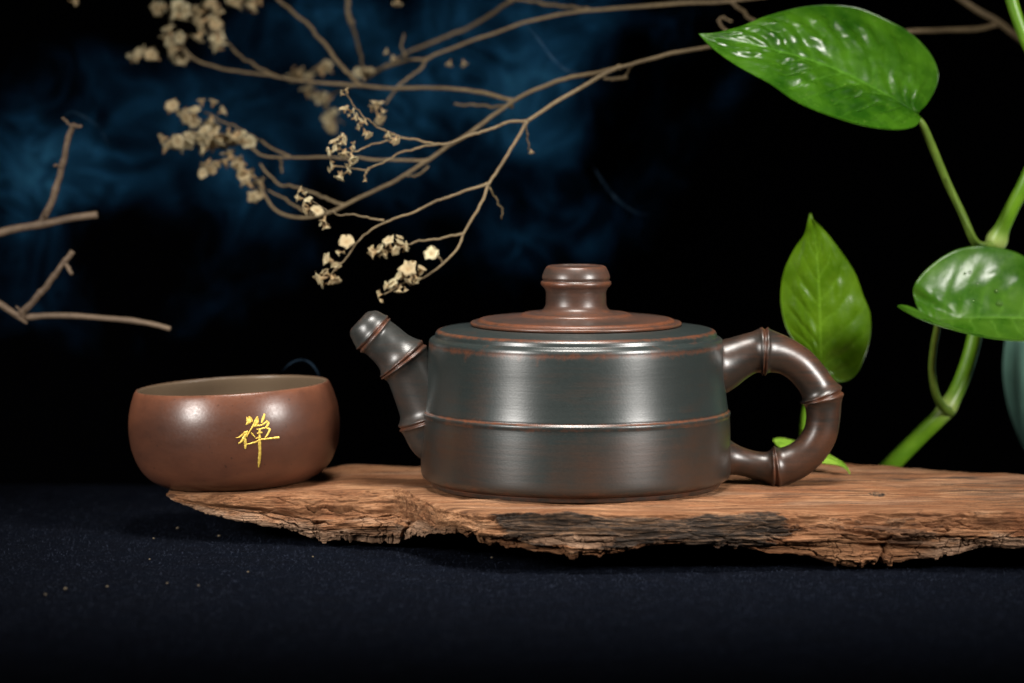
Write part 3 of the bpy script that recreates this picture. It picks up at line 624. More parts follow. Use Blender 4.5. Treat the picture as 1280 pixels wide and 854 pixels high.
leaf('leaf', [(1146, 141, .046), (1129, 131, .046), (1112, 120, .046), (1083, 105, .046), (1044, 86, .045), (1004, 72, .042), (975, 64, .040), (925, 52, .036), (873, 42, .030)],
     [(1148, 141, .046), (1160, 128, .054), (1170, 108, .060), (1172, 90, .064), (1162, 66, .067), (1139, 41, .069), (1109, 24, .069), (1073, 10, .067), (1037, 6.5, .063), (998, 10, .057), (958, 20, .049), (925, 33, .041), (895, 41, .034), (873, 42, .030)],
     [(1146, 142, .046), (1151, 148, .040), (1143, 158, .035), (1122, 162, .031), (1096, 160, .028), (1063, 153.5, .026), (1024, 140, .025), (991, 124, .025), (962, 104, .026), (926, 85, .028), (893, 62, .029), (873, 42, .030)],
     M_LEAF, vine, (0, -.002, .001), (0, .001, .001), 0.0030, 11)[0]['label'] = 'large glossy green upper leaf'
# leaf whose tip lies outside the frame, folded like a trough
lf, GR = leaf('leaf', [(1168, 404, .046), (1190, 401, .047), (1212, 398, .048), (1240, 397, .049), (1280, 398, .050), (1330, 404, .050), (1395, 425, .048)],
     [(1168, 404, .046), (1155, 399, .048), (1147, 385, .051), (1142, 369, .055), (1144, 355, .054), (1156, 339, .056), (1175, 323, .058), (1194, 312.5, .060), (1212, 308, .061), (1231, 307.5, .062), (1255, 311, .062), (1280, 321, .061), (1330, 355, .056), (1395, 425, .048)],
     [(1168, 404, .046), (1150, 392, .045), (1136, 382.5, .042), (1122, 382, .037), (1136, 391, .030), (1156, 400.5, .025), (1190, 412, .020), (1222, 420, .018), (1259, 424.5, .017), (1300, 426, .020), (1350, 427, .032), (1395, 425, .048)],
     M_LEAF_R, vine, (0, .003, 0), (0, 0, -.0042), 0.0006, 9)
lf['label'] = 'folded green leaf with water drops on it'
vb2 = P(1003, 600, 0.078); vine2 = empty('pothos_vine', (vb2.x, vb2.y, CLOTH_Z)); tag(vine2, 'short pothos shoot with an upright leaf behind the teapot handle', 'vine')
stem('stem', [(985, 632, 0.080, 6), (1000, 598, 0.078, 6), (1003, 560, 0.074, 5.5), (1004, 530, 0.072, 5)], M_STEM, vine2, [(1003, 562, 0.074, 1.5)], 60)
stem('petiole', [(1004, 538, 0.072, 5), (1006, 515, 0.071, 5), (1013, 492, 0.070, 4.8), (1024, 474, 0.068, 4.5), (1028, 464, 0.067, 3)], M_STEM, vine2, n=50)
leaf('leaf', [(1028, 468, .067), (1026, 434, .066), (1025, 385, .065), (1023, 340, .064), (1021, 311, .063), (1018, 288, .062), (1013, 266, .060)],
     [(1028, 470, .067), (1038, 474, .066), (1050, 478, .068), (1067, 471, .069), (1079, 451, .070), (1088, 422, .070), (1088, 393, .070), (1079, 369, .069), (1067, 338, .067), (1046, 307, .064), (1028, 285, .062), (1016, 275, .060), (1013, 266, .060)],
     [(1027, 469, .067), (1012, 450, .068), (995, 429, .069), (983, 410, .069), (977, 385, .069), (976, 361, .068), (981, 336, .066), (993, 311, .064), (1005, 294, .062), (1010, 280, .059), (1013, 266, .060)],
     M_LEAF_Y, vine2, (0, -.0008, 0), (0, -.0008, 0), 0.0009, 7)[0]['label'] = 'upright yellowish green pointed leaf'
stem('petiole', [(1002, 578, 0.076, 3.5), (985, 560, 0.068, 3), (970, 552, 0.058, 2.5)], M_STEM, vine2, n=30)
leaf('leaf', [(968, 550, .056), (980, 553, .054), (1000, 561, .048), (1018, 568, .042), (1035, 573, .037), (1050, 579, .032), (1058, 585, .029), (1063, 593, .0265)],
     [(966, 549, .057), (975, 547.5, .059), (989, 551, .058), (1003, 553, .054), (1018, 561, .048), (1033, 568, .041), (1047, 574, .035), (1057, 581, .030), (1063, 593, .0265)],
     [(966, 550, .056), (972, 557, .049), (981, 562.5, .045), (996, 567, .042), (1014, 576, .037), (1030, 579, .034), (1048, 582, .031), (1056, 586, .029), (1063, 593, .0265)],
     M_LEAF_N, vine2, (0, 0, .001), (0, 0, .001), 0.0005, 5, 70, 20)[0]['label'] = 'small pale young leaf'

# water drops on the folded leaf
lb = BVHTree.FromPolygons([(v.co + parent_origin(vine))[:] for v in lf.data.vertices], [tuple(p.vertices) for p in lf.data.polygons])
for x, y, r in ((1249, 380, 5.2), (1245, 364.5, 2.8), (1212, 340.5, 2.2), (1206, 342, 2.0), (1222, 355, 1.8), (1219, 376, 1.6)):
    hit = lb.ray_cast(CAM, ray(x, y).normalized())
    if hit[0] is None: continue
    bm = bmesh.new(); bmesh.ops.create_uvsphere(bm, u_segments=24, v_segments=14, radius=r * S)
    nrm = hit[1] if hit[1].dot(CAM - hit[0]) > 0 else -hit[1]
    q = nrm.to_track_quat('Z', 'Y').to_matrix().to_4x4()
    bmesh.ops.transform(bm, matrix=Matrix.Translation(hit[0]) @ q @ Matrix.Diagonal((1, 1, 0.55, 1)), verts=bm.verts)
    me = bpy.data.meshes.new('water_drop'); bm.to_mesh(me); bm.free()
    for p_ in me.polygons: p_.use_smooth = True
    me.materials.append(M_DROP); o = bpy.data.objects.new('water_drop', me); col.objects.link(o)
    big_ = r > 5
    tag(o, 'largest water drop on the folded green leaf' if big_ else 'tiny water drop on the folded green leaf', 'water drop', 'water drops on the leaf')

# ------------------------------------------------------------------ celadon vase
vx, vy = P(1352, 500, 0.15).x, 0.15
vs = S * (1.2 + vy) / 1.2
vase = empty('vase', (vx, vy, CLOTH_Z)); tag(vase, 'pale celadon green vase partly hidden behind the folded leaf', 'vase')
zz = lambda py: P(1352, py, vy).z
vt = [(0.00003, CLOTH_Z), (40 * vs, CLOTH_Z), (46 * vs, CLOTH_Z + 0.001)] + [(r * vs, zz(y)) for r, y in ((58, 584), (72, 560), (88, 520), (96, 485), (98, 455), (94, 420), (82, 385), (62, 350), (40, 322), (27, 300), (24, 280), (30, 262), (34, 256), (32, 254), (26, 264), (20, 282), (22, 302), (34, 326), (56, 354), (76, 390), (90, 455), (80, 530), (40, 566), (0.1, 570))]
vt = [(r, z) for r, z in vt if z >= CLOTH_Z]
vc = catmull(np.array(vt), 160); vc[:, 0] = np.maximum(vc[:, 0], 2e-5)
lathe('body', vc, M_VASE, vase, vx, vy, 96)

# ------------------------------------------------------------------ dried flower spray standing in the vase
mouth = Vector((vx, vy, zz(262)))
spray = empty('dried_flower_spray', mouth); tag(spray, 'dried branching spray of papery cream flowers above the teapot', 'dried flowers')
def dry(tab, r0, r1, n=None):
    a = np.array([P(*q) for q in tab]); n = n or max(20, 10 * len(tab)); c = catmull(a, n)
    L = np.linspace(0, 1, n); wob = 0.0006 * np.column_stack([noise(L * 9 + a[0][0] * 999, k, 0.5) + 0.5 * noise(L * 26 + a[0][0] * 555, k, 1.5) for k in (1.0, 2.0, 3.0)]) * np.minimum(1, np.minimum(L, 1 - L) * 8)[:, None]
    r = 0.70 * (r0 + (r1 - r0) * L) * S * (1 + 0.10 * noise(L * 14 + a[0][2] * 777, 0.0, 1.0)); dl = L * np.linalg.norm(np.diff(c, axis=0), axis=1).sum() / S; r = r * (1 + 0.45 * np.exp(-(dl / 5.0)**2)) 
    return tube('stem', c + wob, r, M_DRY, spray, 10)
Yv = vy
main = [(1352, 300, Yv), (1350, 255, Yv), (1335, 130, .23), (1305, 75, .22), (1280, 52, .21), (1250, 30, .20), (1222, 14, .195), (1190, -8, .19), (1150, -30, .18)]
dry(main, 8, 6)
dry([(1246, 30, .20), (1228, 35, .195), (1190, 38, .18), (1145, 40, .165), (1060, 42, .15), (985, 46, .13), (930, 52, .115), (885, 58, .105), (835, 68, .098), (790, 80, .09), (765, 88, .085), (730, 108, .078), (695, 128, .07), (658, 152, .06)], 5.2, 3.6, 110)
# near stem A
dry([(658, 152, .06), (640, 153, .059), (615, 160, .058), (585, 172, .056), (560, 179, .055), (545, 180, .054), (520, 175, .053), (500, 172, .052)], 3.2, 2.0)
dry([(500, 172, .052), (485, 165, .051), (468, 155, .05), (452, 145, .049), (440, 130, .048), (432, 116, .047)], 2.0, 1.1)
dry([(500, 172, .052), (480, 176, .05), (462, 182, .048), (445, 190, .046), (430, 192, .045)], 2.0, 1.2)
dry([(548, 180, .054), (525, 184, .053), (505, 190, .051), (485, 200, .05), (466, 209, .049), (458, 212, .049), (440, 210, .048), (420, 208, .047)], 2.2, 1.3)
dry([(461, 210, .049), (457, 218, .048), (456, 226, .048)], 1.8, 1.2)
dry([(658, 152, .06), (648, 172, .058), (634, 195, .056), (620, 215, .054), (610, 232, .052), (602, 252, .05), (592, 272, .048), (580, 292, .046), (577, 300, .045), (570, 312, .044), (558, 325, .043), (545, 335, .042), (528, 347, .041), (510, 352, .04), (480, 368, .038)], 3.4, 1.6, 80)
dry([(657, 155, .06), (659, 172, .062), (661, 188, .063)], 1.6, 1.2)
dry([(610, 230, .052), (585, 237, .05), (555, 248, .048), (525, 262, .046), (500, 271, .045), (482, 278, .044), (462, 290, .043), (447, 302, .042), (435, 318, .041), (425, 330, .04), (412, 345, .04)], 2.8, 1.3, 60)
dry([(480, 276, .044), (460, 272, .045), (440, 268, .045), (422, 268, .045), (405, 262, .044), (385, 246, .043)], 1.9, 1.1)
dry([(578, 293, .046), (560, 296, .045), (540, 300, .044), (515, 305, .043), (495, 308, .042), (472, 316, .041)], 2.2, 1.3)
dry([(553, 328, .043), (548, 322, .042), (543, 318, .042)], 1.4, 1.1)
dry([(612, 235, .052), (620, 248, .056), (627, 262, .06), (627, 274, .062)], 1.5, 1.0)
# stem B, a little farther back
dry([(775, 84, .088), (735, 93, .10), (700, 100, .108), (665, 112, .112), (640, 126, .115), (618, 143, .115), (590, 165, .114), (560, 183, .113), (532, 203, .112), (500, 222, .112), (465, 240, .112), (435, 255, .112), (412, 266, .112), (385, 272, .115), (360, 270, .12), (340, 258, .125), (322, 228, .13)], 4.4, 2.6, 110)
dry([(534, 201, .112), (500, 200, .115), (450, 198, .118), (400, 197, .12), (360, 197, .124), (335, 197, .128), (315, 185, .132), (292, 165, .136)], 3.2, 2.2, 60)
dry([(350, 198, .126), (352, 208, .128), (353, 216, .128)], 2, 1.4)
dry([(362, 196, .124), (340, 184, .13), (318, 172, .135), (285, 155, .14), (255, 140, .142)], 2.6, 1.8)
dry([(432, 257, .112), (405, 247, .116), (370, 234, .122), (345, 228, .128), (325, 205, .132)], 3.0, 2.0)
dry([(400, 270, .113), (375, 262, .12), (355, 248, .126), (335, 238, .13)], 2.2, 1.6)
dry([(535, 208, .112), (520, 220, .11), (503, 218, .108)], 1.6, 1.0)
# stem D, running left
dry([(640, 126, .115), (610, 118, .125), (570, 112, .135), (530, 110, .145), (490, 109, .152), (455, 108, .158), (420, 106, .162), (380, 102, .166), (340, 96, .17), (300, 90, .175), (265, 82, .18), (240, 72, .182), (225, 55, .184)], 4.2, 2.8, 100)
dry([(452, 108, .158), (432, 88, .165), (410, 62, .17), (388, 35, .175), (365, 15, .18), (345, -5, .185), (325, -30, .19)], 4.0, 3.4)
dry([(345, 96, .17), (320, 82, .175), (300, 70, .18), (285, 55, .183), (270, 38, .186), (255, 20, .188)], 3.2, 2.0)
dry([(640, 133, .116), (620, 133, .125), (590, 132, .135), (568, 130, .14)], 3.0, 2.0)
dry([(440, 108, .16), (415, 118, .19), (405, 130, .21), (418, 145, .22), (430, 155, .225)], 2.2, 1.6)
# stem C, along the top
dry([(1150, -30, .18), (1060, -18, .17), (980, -8, .165), (908, 1, .16), (860, 4, .16), (800, 8, .16), (760, 12, .16), (725, 15, .16), (690, 20, .16), (650, 30, .162), (615, 42, .165), (580, 55, .168), (545, 68, .17), (533, 74, .17), (510, 75, .175), (480, 85, .19), (455, 100, .20)], 4.2, 2.8, 110)
dry([(985, 50, .13), (960, 40, .14), (938, 23, .15), (922, 8, .158), (908, 0, .16)], 3.5, 3.2)
dry([(912, 42, .14), (903, 34, .14), (898, 26, .14), (905, 22, .14), (915, 27, .14)], 2.4, 1.8)
dry([(735, 12, .16), (710, 8, .17), (680, 4, .18), (640, -2, .19), (600, -12, .2)], 3.6, 3.0)
dry([(640, 0, .19), (620, 15, .2), (590, 32, .21), (555, 48, .215), (520, 62, .22), (490, 78, .225), (465, 92, .23)], 4.2, 3.0)
dry([(534, 73, .17), (522, 88, .165), (505, 102, .16), (492, 115, .158), (482, 130, .155)], 3.0, 2.0)
dry([(507, 72, .175), (502, 58, .18), (505, 42, .185)], 2.2, 1.6)
dry([(790, 82, .09), (786, 88, .10), (784, 96, .115)], 2.0, 1.4); dry([(784, 96, .115), (770, 99, .118), (755, 98, .12)], 3.2, 2.4)
dry([(440, 30, .22), (434, 10, .22), (438, -10, .22)], 5, 4); dry([(455, 100, .158), (448, 60, .2), (440, 30, .22)], 2.5, 3.5)

# florets: one papery trumpet, shared mesh variants
def floret_mesh(k):
    r_ = random.Random(k); NS = 15; rows = []
    lob = 5
    prof_ = ((0, 1.0), (3, 1.9), (7, 2.6), (9.5, 3.8), (11.6, 6.4), (12.8, 9.2), (12.2, 5.6), (11.0, 3.0), (11.6, 0.3))
    ph_ = [r_.uniform(0.75, 1.25) for _ in range(lob)]; bend = [r_.uniform(-2.6, 1.2) for _ in range(lob)]
    for ri, (z, r) in enumerate(prof_):
        row = []
        for s in range(NS):
            a = 2 * math.pi * s / NS; li = int((s + 1) // 3) % lob
            f = 1.0; dz = 0
            if ri in (4, 5, 6):
                w_ = 0.5 + 0.5 * math.cos(lob * a); am = {4: 0.12, 5: 0.26, 6: 0.12}[ri]
                f = 1 + am * (w_ - 0.55) * ph_[li] + 0.13 * r_.uniform(-1, 1)
                dz = r_.uniform(-1, 1) * 0.9 + (bend[li] * (w_ + 0.2) if ri == 5 else bend[li] * 0.3 * w_)
            row.append((r * f * math.cos(a) * S, r * f * math.sin(a) * S, (z + dz) * S))
        rows.append(row)
    V = [v for row in rows for v in row]; F = []
    for i in range(len(rows) - 1):
        for s in range(NS): F.append([i * NS + s, i * NS + (s + 1) % NS, (i + 1) * NS + (s + 1) % NS, (i + 1) * NS + s])
    me = bpy.data.meshes.new('floret'); me.from_pydata(V, [], F)
    for p_ in me.polygons: p_.use_smooth = True
    at = me.attributes.new('height', 'FLOAT', 'POINT'); at.data.foreach_set('value', np.array([h_ for h_ in (0, .2, .4, .6, .85, 1, .9, .7, .35) for _ in range(NS)], dtype=np.float32))
    me.materials.append(M_FLORET); return me
FM = [floret_mesh(k) for k in range(8)]
nfl = 0
def floret(px, py, Y, ang, toward, size):
    """ang: direction on the picture plane in degrees (0 right, 90 up); toward: tilt to the viewer"""
    global nfl
    p = P(px, py, Y); a = R(ang); t = R(toward)
    d = Vector((math.cos(a) * math.cos(t), -math.sin(t), math.sin(a) * math.cos(t)))
    o = bpy.data.objects.new('floret', FM[nfl % 8]); nfl += 1; col.objects.link(o); o.parent = spray
    k = size / 18.0 * (1.2 + Y) / 1.2
    q = d.to_track_quat('Z', 'Y') @ Matrix.Rotation(rng.uniform(0, 6.28), 3, 'Z').to_quaternion()
    base = p - d * 9 * S * k
    o.location = base - mouth; o.rotation_mode = 'QUATERNION'; o.rotation_quaternion = q; o.scale = (k, k, k * rng.uniform(0.9, 1.2))
# sharp clusters, one by one
near = [(433, 113, .047, 118, 5, 11), (430, 136, .046, 100, 20, 15), (440, 139, .047, 5, 10, 10), (443, 148, .047, 15, 10, 10), (455, 153, .047, 20, 15, 12), (459, 168, .047, -50, 25, 16), (450, 158, .049, 200, 5, 10), (471, 132, .10, 80, 20, 20), (474, 146, .10, -60, 40, 18), (484, 170, .051, 25, 10, 13), (494, 176, .05, -45, 25, 15),
        (427, 171, .046, 30, 10, 12), (418, 178, .045, 120, 20, 15), (412, 190, .045, 190, 15, 15), (428, 178, .045, 20, 20, 12), (430, 192, .044, -110, 25, 16), (440, 196, .045, -70, 15, 16), (420, 186, .045, 160, 40, 13), (441, 184, .046, 20, 5, 11), (416, 208, .047, 185, 10, 13), (425, 220, .046, 250, 20, 17), (435, 214, .046, 40, 10, 12), (456, 226, .048, 270, 10, 7),
        (376, 238, .043, 150, 15, 12), (374, 248, .043, 175, 15, 13), (386, 251, .042, 120, 30, 14), (383, 262, .042, 200, 20, 15), (396, 264, .042, 60, 50, 20), (405, 275, .043, -110, 15, 14), (408, 283, .043, -80, 10, 11),
        (434, 304, .041, 110, 65, 24), (424, 316, .04, 200, 15, 10), (410, 325, .04, 160, 25, 19), (419, 333, .04, 100, 20, 14), (402, 348, .039, 190, 15, 19), (417, 350, .039, -60, 35, 20), (409, 342, .04, 140, 15, 14),
        (468, 316, .04, 200, 15, 18), (476, 312, .04, 140, 20, 17), (486, 303, .04, 110, 35, 19), (492, 312, .04, -30, 45, 17), (500, 304, .041, 60, 20, 16), (506, 308, .041, 10, 10, 14), (482, 318, .04, 220, 20, 13),
        (540, 318, .041, 120, 65, 22), (511, 337, .038, 130, 75, 26), (526, 338, .039, 60, 20, 15), (521, 349, .039, -60, 30, 16), (500, 345, .038, 150, 30, 17), (492, 355, .038, 140, 35, 18), (499, 362, .038, -100, 20, 14), (484, 358, .038, 170, 20, 14), (474, 369, .037, 195, 5, 10), (512, 350, .038, 230, 20, 15)]
for (x, y, Y, an, tw, sz) in near:
    floret(x, y, Y, an, tw * 0.85, sz * 0.85)
    if sz > 9:
        for _ in range(2): floret(x + rng.gauss(0, 3.2), y + rng.gauss(0, 3), Y + rng.uniform(0, .004), an + rng.gauss(0, 45), tw * 0.4 + rng.gauss(0, 12), sz * rng.uniform(0.5, 0.72))
def cluster(seq, per, spread, size, Y0):
    a = np.array(seq, float)
    if len(seq) > 2: dry([(x, y, Y0 + 0.002) for x, y in seq], 1.8, 1.2)
    for x, y in catmull(a, max(2, per)):
        floret(x + rng.gauss(0, spread), y + rng.gauss(0, spread * 0.8), Y0 + rng.uniform(-0.006, 0.006), rng.uniform(60, 280), rng.uniform(-5, 60), size * rng.uniform(0.8, 1.15))
# soft clusters behind
cluster([(215, 132), (228, 140), (245, 150), (262, 152)], 12, 6, 18, .142)
cluster([(203, 186), (225, 182), (245, 178), (268, 180), (290, 182)], 16, 6, 18, .134)
cluster([(240, 165), (265, 170), (285, 172)], 7, 6, 17, .140)
cluster([(288, 168), (300, 172), (308, 180)], 5, 3, 20, .128)
cluster([(258, 205), (275, 205), (250, 215)], 4, 4, 15, .132)
cluster([(292, 195), (302, 212), (315, 228), (326, 245)], 11, 5, 18, .130)
for x, y, an, sz in ((252, 128, 95, 12), (267, 128, 70, 13), (278, 139, 30, 13)): floret(x, y, .142, an, 10, sz)
cluster([(200, 10), (225, 18), (250, 16), (280, 14)], 14, 7, 19, .187)
cluster([(245, 30), (262, 42), (275, 40), (262, 58)], 9, 6, 19, .184)
cluster([(208, 42), (220, 55), (232, 52)], 6, 5, 17, .184)
cluster([(170, 72), (182, 62), (195, 75)], 5, 3, 16, .184)
cluster([(215, 70), (225, 72)], 2, 3, 17, .184)
cluster([(295, 2), (312, 6), (322, -4)], 6, 4, 22, .192)
cluster([(370, 92), (390, 95), (410, 84)], 5, 4, 19, .226)
cluster([(385, 115), (400, 122), (412, 150), (420, 158)], 7, 4, 19, .23)
cluster([(448, 90), (458, 90)], 3, 3, 18, .20)
for x, y, an, sz in ((483, 65, 150, 9), (493, 73, 170, 9), (562, 79, 250, 9), (580, 79, 290, 10), (497, 3, 270, 14), (664, 190, 280, 8), (172, 73, 200, 12), (92, 1, 0, 14)): floret(x, y, .165 if x != 664 else .063, an, 20, sz)

# ------------------------------------------------------------------ two bare twigs entering from outside
def twig(base, segs, label):
    b_ = P(*base); b_.z = CLOTH_Z
    e = empty('bare_twig', b_); tag(e, label, 'twig', 'bare broken twigs')
    for tab, r0, r1, nm in segs:
        a = np.array([P(*q) for q in tab])
        if nm == 'main': a = np.vstack([np.array(b_), a])
        n = 14 * len(tab); c = catmull(a, n); L = np.linspace(0, 1, n)
        r = 0.86 * (r0 + (r1 - r0) * L) * S * (1 + 0.10 * noise(L * 12 + a[0][2] * 300, 0.0, 2.0)); 
        for kk in (0.35, 0.62, 0.86): r *= 1 + 0.16 * np.exp(-((L - kk - 0.03 * r0 % 0.05) / 0.02)**2)
        c = c + 0.0004 * np.column_stack([noise(L * 8 + a[-1][0] * 500, q, 0.5) for q in (1.0, 2.0, 3.0)])
        tube('branch' if nm == 'main' else 'side_shoot', c, r, M_TWIG, e, 14)
twig((-150, 640, .10), [([(-110, 420, .10), (-60, 315, .10), (0, 291, .10), (50, 281, .10), (90, 273, .10), (122, 268.5, .10)], 8.5, 5.6, 'main'),
      ([(50, 281, .10), (62, 258, .098), (72, 228, .096), (80, 200, .094), (86, 172, .092), (91, 157, .091)], 5.6, 4.2, 's'),
      ([(78, 209, .094), (72, 207, .092), (68, 207, .09)], 2.6, 1.4, 's'), ([(90, 158, .091), (84, 153, .09), (78, 147, .089)], 2.0, 1.2, 's'),
      ([(90, 157, .091), (96, 158, .088), (101, 158, .086)], 3.4, 2.2, 's'), ([(56, 272, .098), (56, 266, .094), (57, 262, .092)], 3.4, 2.0, 's')], 'bare broken twig with a tall upright side shoot')
twig((-120, 650, .09), [([(-90, 480, .09), (-40, 372, .09), (-5, 378, .09), (12, 388, .09), (28, 396, .09), (60, 395, .088), (100, 395, .086), (150, 399, .084), (185, 405, .082), (212, 412, .08)], 6.6, 3.8, 'main'),
      ([(25, 394, .09), (40, 378, .088), (58, 358, .086), (72, 340, .084), (82, 326, .083), (91, 314, .082)], 5.4, 4.2, 's'),
      ([(78, 328, .084), (84, 333, .082), (90, 342, .08)], 3.2, 2.8, 's'), ([(28, 396, .088), (24, 388, .085), (20, 383, .084)], 3.0, 1.5, 's'), ([(22, 396, .088), (30, 402, .086), (34, 403, .085)], 3.0, 1.8, 's')], 'bare forked twig with a long level shoot over the bowl')

# ------------------------------------------------------------------ crumbs on the cloth
bm = bmesh.new(); bmesh.ops.create_icosphere(bm, subdivisions=2, radius=1.0)
for v in bm.verts: v.co *= 1 + 0.35 * float(noise(v.co.x * 1.7, v.co.y * 1.7, v.co.z * 1.7 + 4)); v.co.z *= 0.75
cm = bpy.data.meshes.new('crumb'); bm.to_mesh(cm); bm.free(); cm.materials.append(M_CRUMB)
for x, y, r in ((82, 736, 2.4), (57, 743, 1.8), (134, 733, 1.8), (222, 660, 2.2), (274, 670, 2.4), (192, 673, 1.6), (187, 699, 1.5), (209, 729, 1.5), (310, 715, 1.6), (248, 732, 1.5), (391, 696, 1.5), (615, 697, 2.0)):
    p = PZ(x, y, CLOTH_Z + 0.0001); o = bpy.data.objects.new('crumb', cm); col.objects.link(o)
    o.location = p; k = r * S * 0.85; o.scale = (k * rng.uniform(0.9, 1.3), k, k); o.rotation_euler = (0, 0, rng.uniform(0, 6))
    tag(o, 'pale crumb on the cloth under the broken front edge of the slab' if x == 615 else 'tiny pale crumb lying on the dark felt cloth', 'crumb', 'pale crumbs on the cloth')

# ------------------------------------------------------------------ drifting incense smoke
def smoke_box(name, x0, y0, x1, y1, ya, yb, dens, scale, seed, lo, hi):
    a, b = P(x0, y1, ya), P(x1, y0, yb); a2 = P(x1, y0, ya)
    xs, zs = (P(x0, y1, ya).x, P(x1, y1, ya).x), (P(x0, y1, ya).z, P(x0, y0, ya).z)
    V = [(x, y, z) for x in xs for y in (ya, yb) for z in zs]
    F = [[0, 1, 3, 2], [4, 6, 7, 5], [0, 4, 5, 1], [2, 3, 7, 6], [0, 2, 6, 4], [1, 5, 7, 3]]
    m = bpy.data.materials.new(name); m.use_nodes = True; nt = m.node_tree; nt.nodes.remove(nt.nodes['Principled BSDF'])
    t = NT.__new__(NT); t.m, t.t, t.n = m, nt, nt.nodes; t.out = nt.nodes['Material Output']
    gen = t.coords('Generated'); ob = t.coords('Object')
    mp = t.node('ShaderNodeMapping'); mp.inputs['Location'].default_value = (seed, seed * 0.7, seed * 0.3); t.link(ob, mp.inputs[0])
    warp = t.node('ShaderNodeTexNoise'); warp.inputs['Scale'].default_value = scale * 0.6; warp.inputs['Detail'].default_value = 2; t.link(mp.outputs[0], warp.inputs['Vector'])
    va = t.node('ShaderNodeVectorMath', operation='MULTIPLY_ADD'); va.inputs[1].default_value = (0.05,) * 3; t.link(warp.outputs['Color'], va.inputs[0]); t.link(mp.outputs[0], va.inputs[2])
    n1 = t.noise(va.outputs[0], scale, 5, 0.55, 0.6)
    sep = t.node('ShaderNodeSeparateXYZ'); t.link(gen, sep.inputs[0])
    def edge(o_, w_=0.28):
        return t.math('SMOOTH_MIN', t.math('DIVIDE', o_, w_, clamp=True), t.math('DIVIDE', t.math('SUBTRACT', 1.0, o_), w_, clamp=True), 0.2, clamp=True)
    e = t.math('MULTIPLY', t.math('MULTIPLY', edge(sep.outputs[0], .22), edge(sep.outputs[2], .3)), edge(sep.outputs[1], .4))
    d = t.node('ShaderNodeMapRange', interpolation_type='SMOOTHSTEP'); d.inputs[1].default_value = lo; d.inputs[2].default_value = hi; t.link(n1, d.inputs[0])
    sv = t.node('ShaderNodeVectorMath', operation='MULTIPLY_ADD'); sv.inputs[1].default_value = (2, 2, 2); sv.inputs[2].default_value = (-1, -1, -1); t.link(gen, sv.inputs[0])
    wn = t.node('ShaderNodeTexNoise'); wn.inputs['Scale'].default_value = 22; wn.inputs['Detail'].default_value = 3; t.link(mp.outputs[0], wn.inputs['Vector'])
    ln = t.node('ShaderNodeVectorMath', operation='LENGTH'); t.link(sv.outputs[0], ln.inputs[0])
    e = t.ramp(t.math('MULTIPLY_ADD', wn.outputs['Fac'], -0.9, t.math('ADD', ln.outputs['Value'], 0.45)), [(0.30, 1), (0.62, 0.35), (0.95, 0)], 'EASE')
    fil = t.noise(va.outputs[0], scale * 2.0, 4, 0.55, 2.2)
    rid = t.math('SUBTRACT', 1.0, t.math('ABSOLUTE', t.math('MULTIPLY_ADD', fil, 2.6, -1.3)), clamp=True)
    fil = t.math('MULTIPLY_ADD', t.math('POWER', rid, 9.0), 2.6, t.math('MULTIPLY_ADD', n1, 1.5, -0.5))
    e = t.math('MULTIPLY', e, fil)
    pv = t.node('ShaderNodeVolumeScatter'); pv.inputs['Color'].default_value = (0.06, 0.36, 0.85, 1); pv.inputs['Anisotropy'].default_value = 0.0
    t.link(t.math('MULTIPLY', t.math('MULTIPLY', d.outputs[0], e), dens), pv.inputs['Density'])
    t.link(pv.outputs[0], t.out.inputs['Volume'])
    o = mesh_obj(name, V, F, m, smooth=False)
    return o
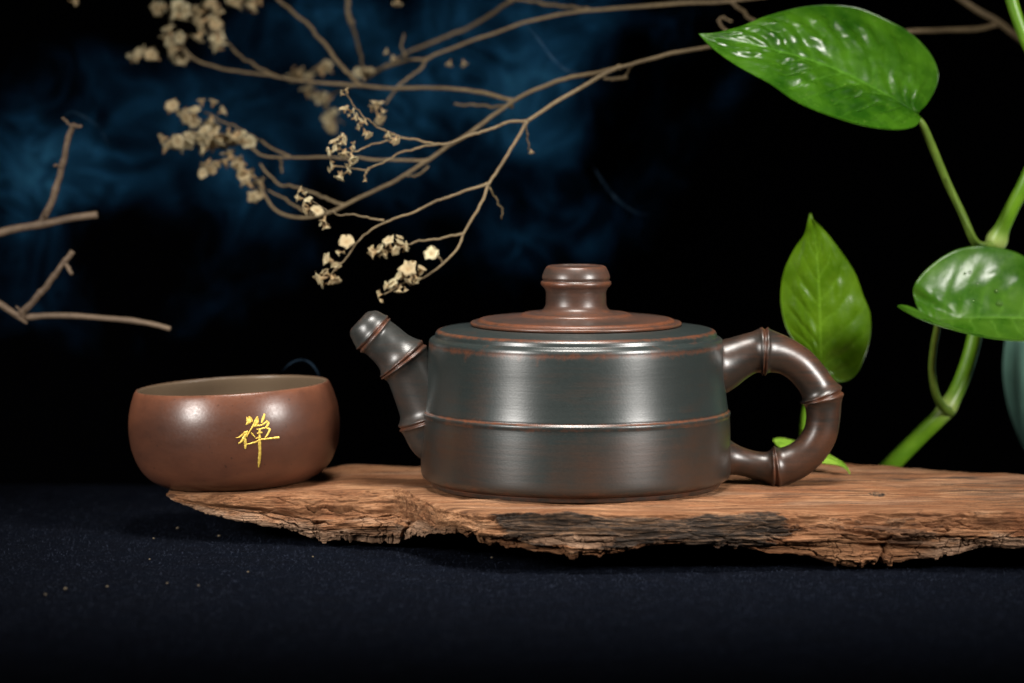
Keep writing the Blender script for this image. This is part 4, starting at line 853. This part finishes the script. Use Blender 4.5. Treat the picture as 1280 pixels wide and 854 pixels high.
for args, lb_ in (((-190, 20, 470, 460, .245, .275, 27.0, 15, 2.1, .38, .74), 'soft blue smoke cloud around the two bare twigs'),
                  ((190, -200, 1000, 400, .26, .29, 19.0, 15, 6.3, .40, .74), 'thin blue smoke drifting behind the dried flowers')):
    tag(smoke_box('smoke', *args), lb_, 'smoke', kind='stuff')

def wisp(tab, r0, r1, dens, label):
    a = np.array([P(*q) for q in tab]); n = 60; c = catmull(a, n); L = np.linspace(0, 1, n)
    m = bpy.data.materials.get('smoke_wisp_vapour')
    if not m:
        m = bpy.data.materials.new('smoke_wisp_vapour'); m.use_nodes = True; nt = m.node_tree; nt.nodes.remove(nt.nodes['Principled BSDF'])
        vs_ = nt.nodes.new('ShaderNodeVolumeScatter'); vs_.inputs['Color'].default_value = (0.30, 0.55, 0.88, 1)
        tc = nt.nodes.new('ShaderNodeTexCoord'); nz = nt.nodes.new('ShaderNodeTexNoise'); nz.inputs['Scale'].default_value = 180; nt.links.new(tc.outputs['Object'], nz.inputs['Vector'])
        mr = nt.nodes.new('ShaderNodeMapRange'); mr.inputs[1].default_value = 0.35; mr.inputs[2].default_value = 0.7; mr.inputs[4].default_value = dens; nt.links.new(nz.outputs['Fac'], mr.inputs[0]); nt.links.new(mr.outputs[0], vs_.inputs['Density'])
        nt.links.new(vs_.outputs[0], nt.nodes['Material Output'].inputs['Volume'])
    o = tube('smoke_wisp', c, (r0 + (r1 - r0) * L) * S * np.sin(math.pi * np.clip(L, 0.03, 0.97))**0.5, m, None, 12)
    tag(o, label, 'smoke', kind='stuff')
wisp([(352, 465, .06), (362, 455, .06), (375, 450, .06), (388, 454, .06), (398, 468, .06), (402, 490, .062)], 2.2, 1.6, 70, 'thin curl of smoke arching over the bowl rim')
wisp([(655, 28, .13), (672, 48, .13), (690, 72, .13), (708, 88, .13), (722, 92, .13), (735, 110, .13)], 3.0, 2.4, 70, 'thin thread of smoke falling across the dried stem')
wisp([(76, 150, .15), (88, 140, .15), (105, 146, .15), (122, 158, .15), (134, 178, .15), (139, 196, .15)], 2.6, 1.6, 70, 'thin thread of smoke beside the tip of the upright twig')
wisp([(740, 205, .16), (755, 230, .16), (772, 250, .16), (795, 266, .16), (812, 268, .16)], 3.5, 2.5, 70, 'faint curl of smoke in the dark above the lid')
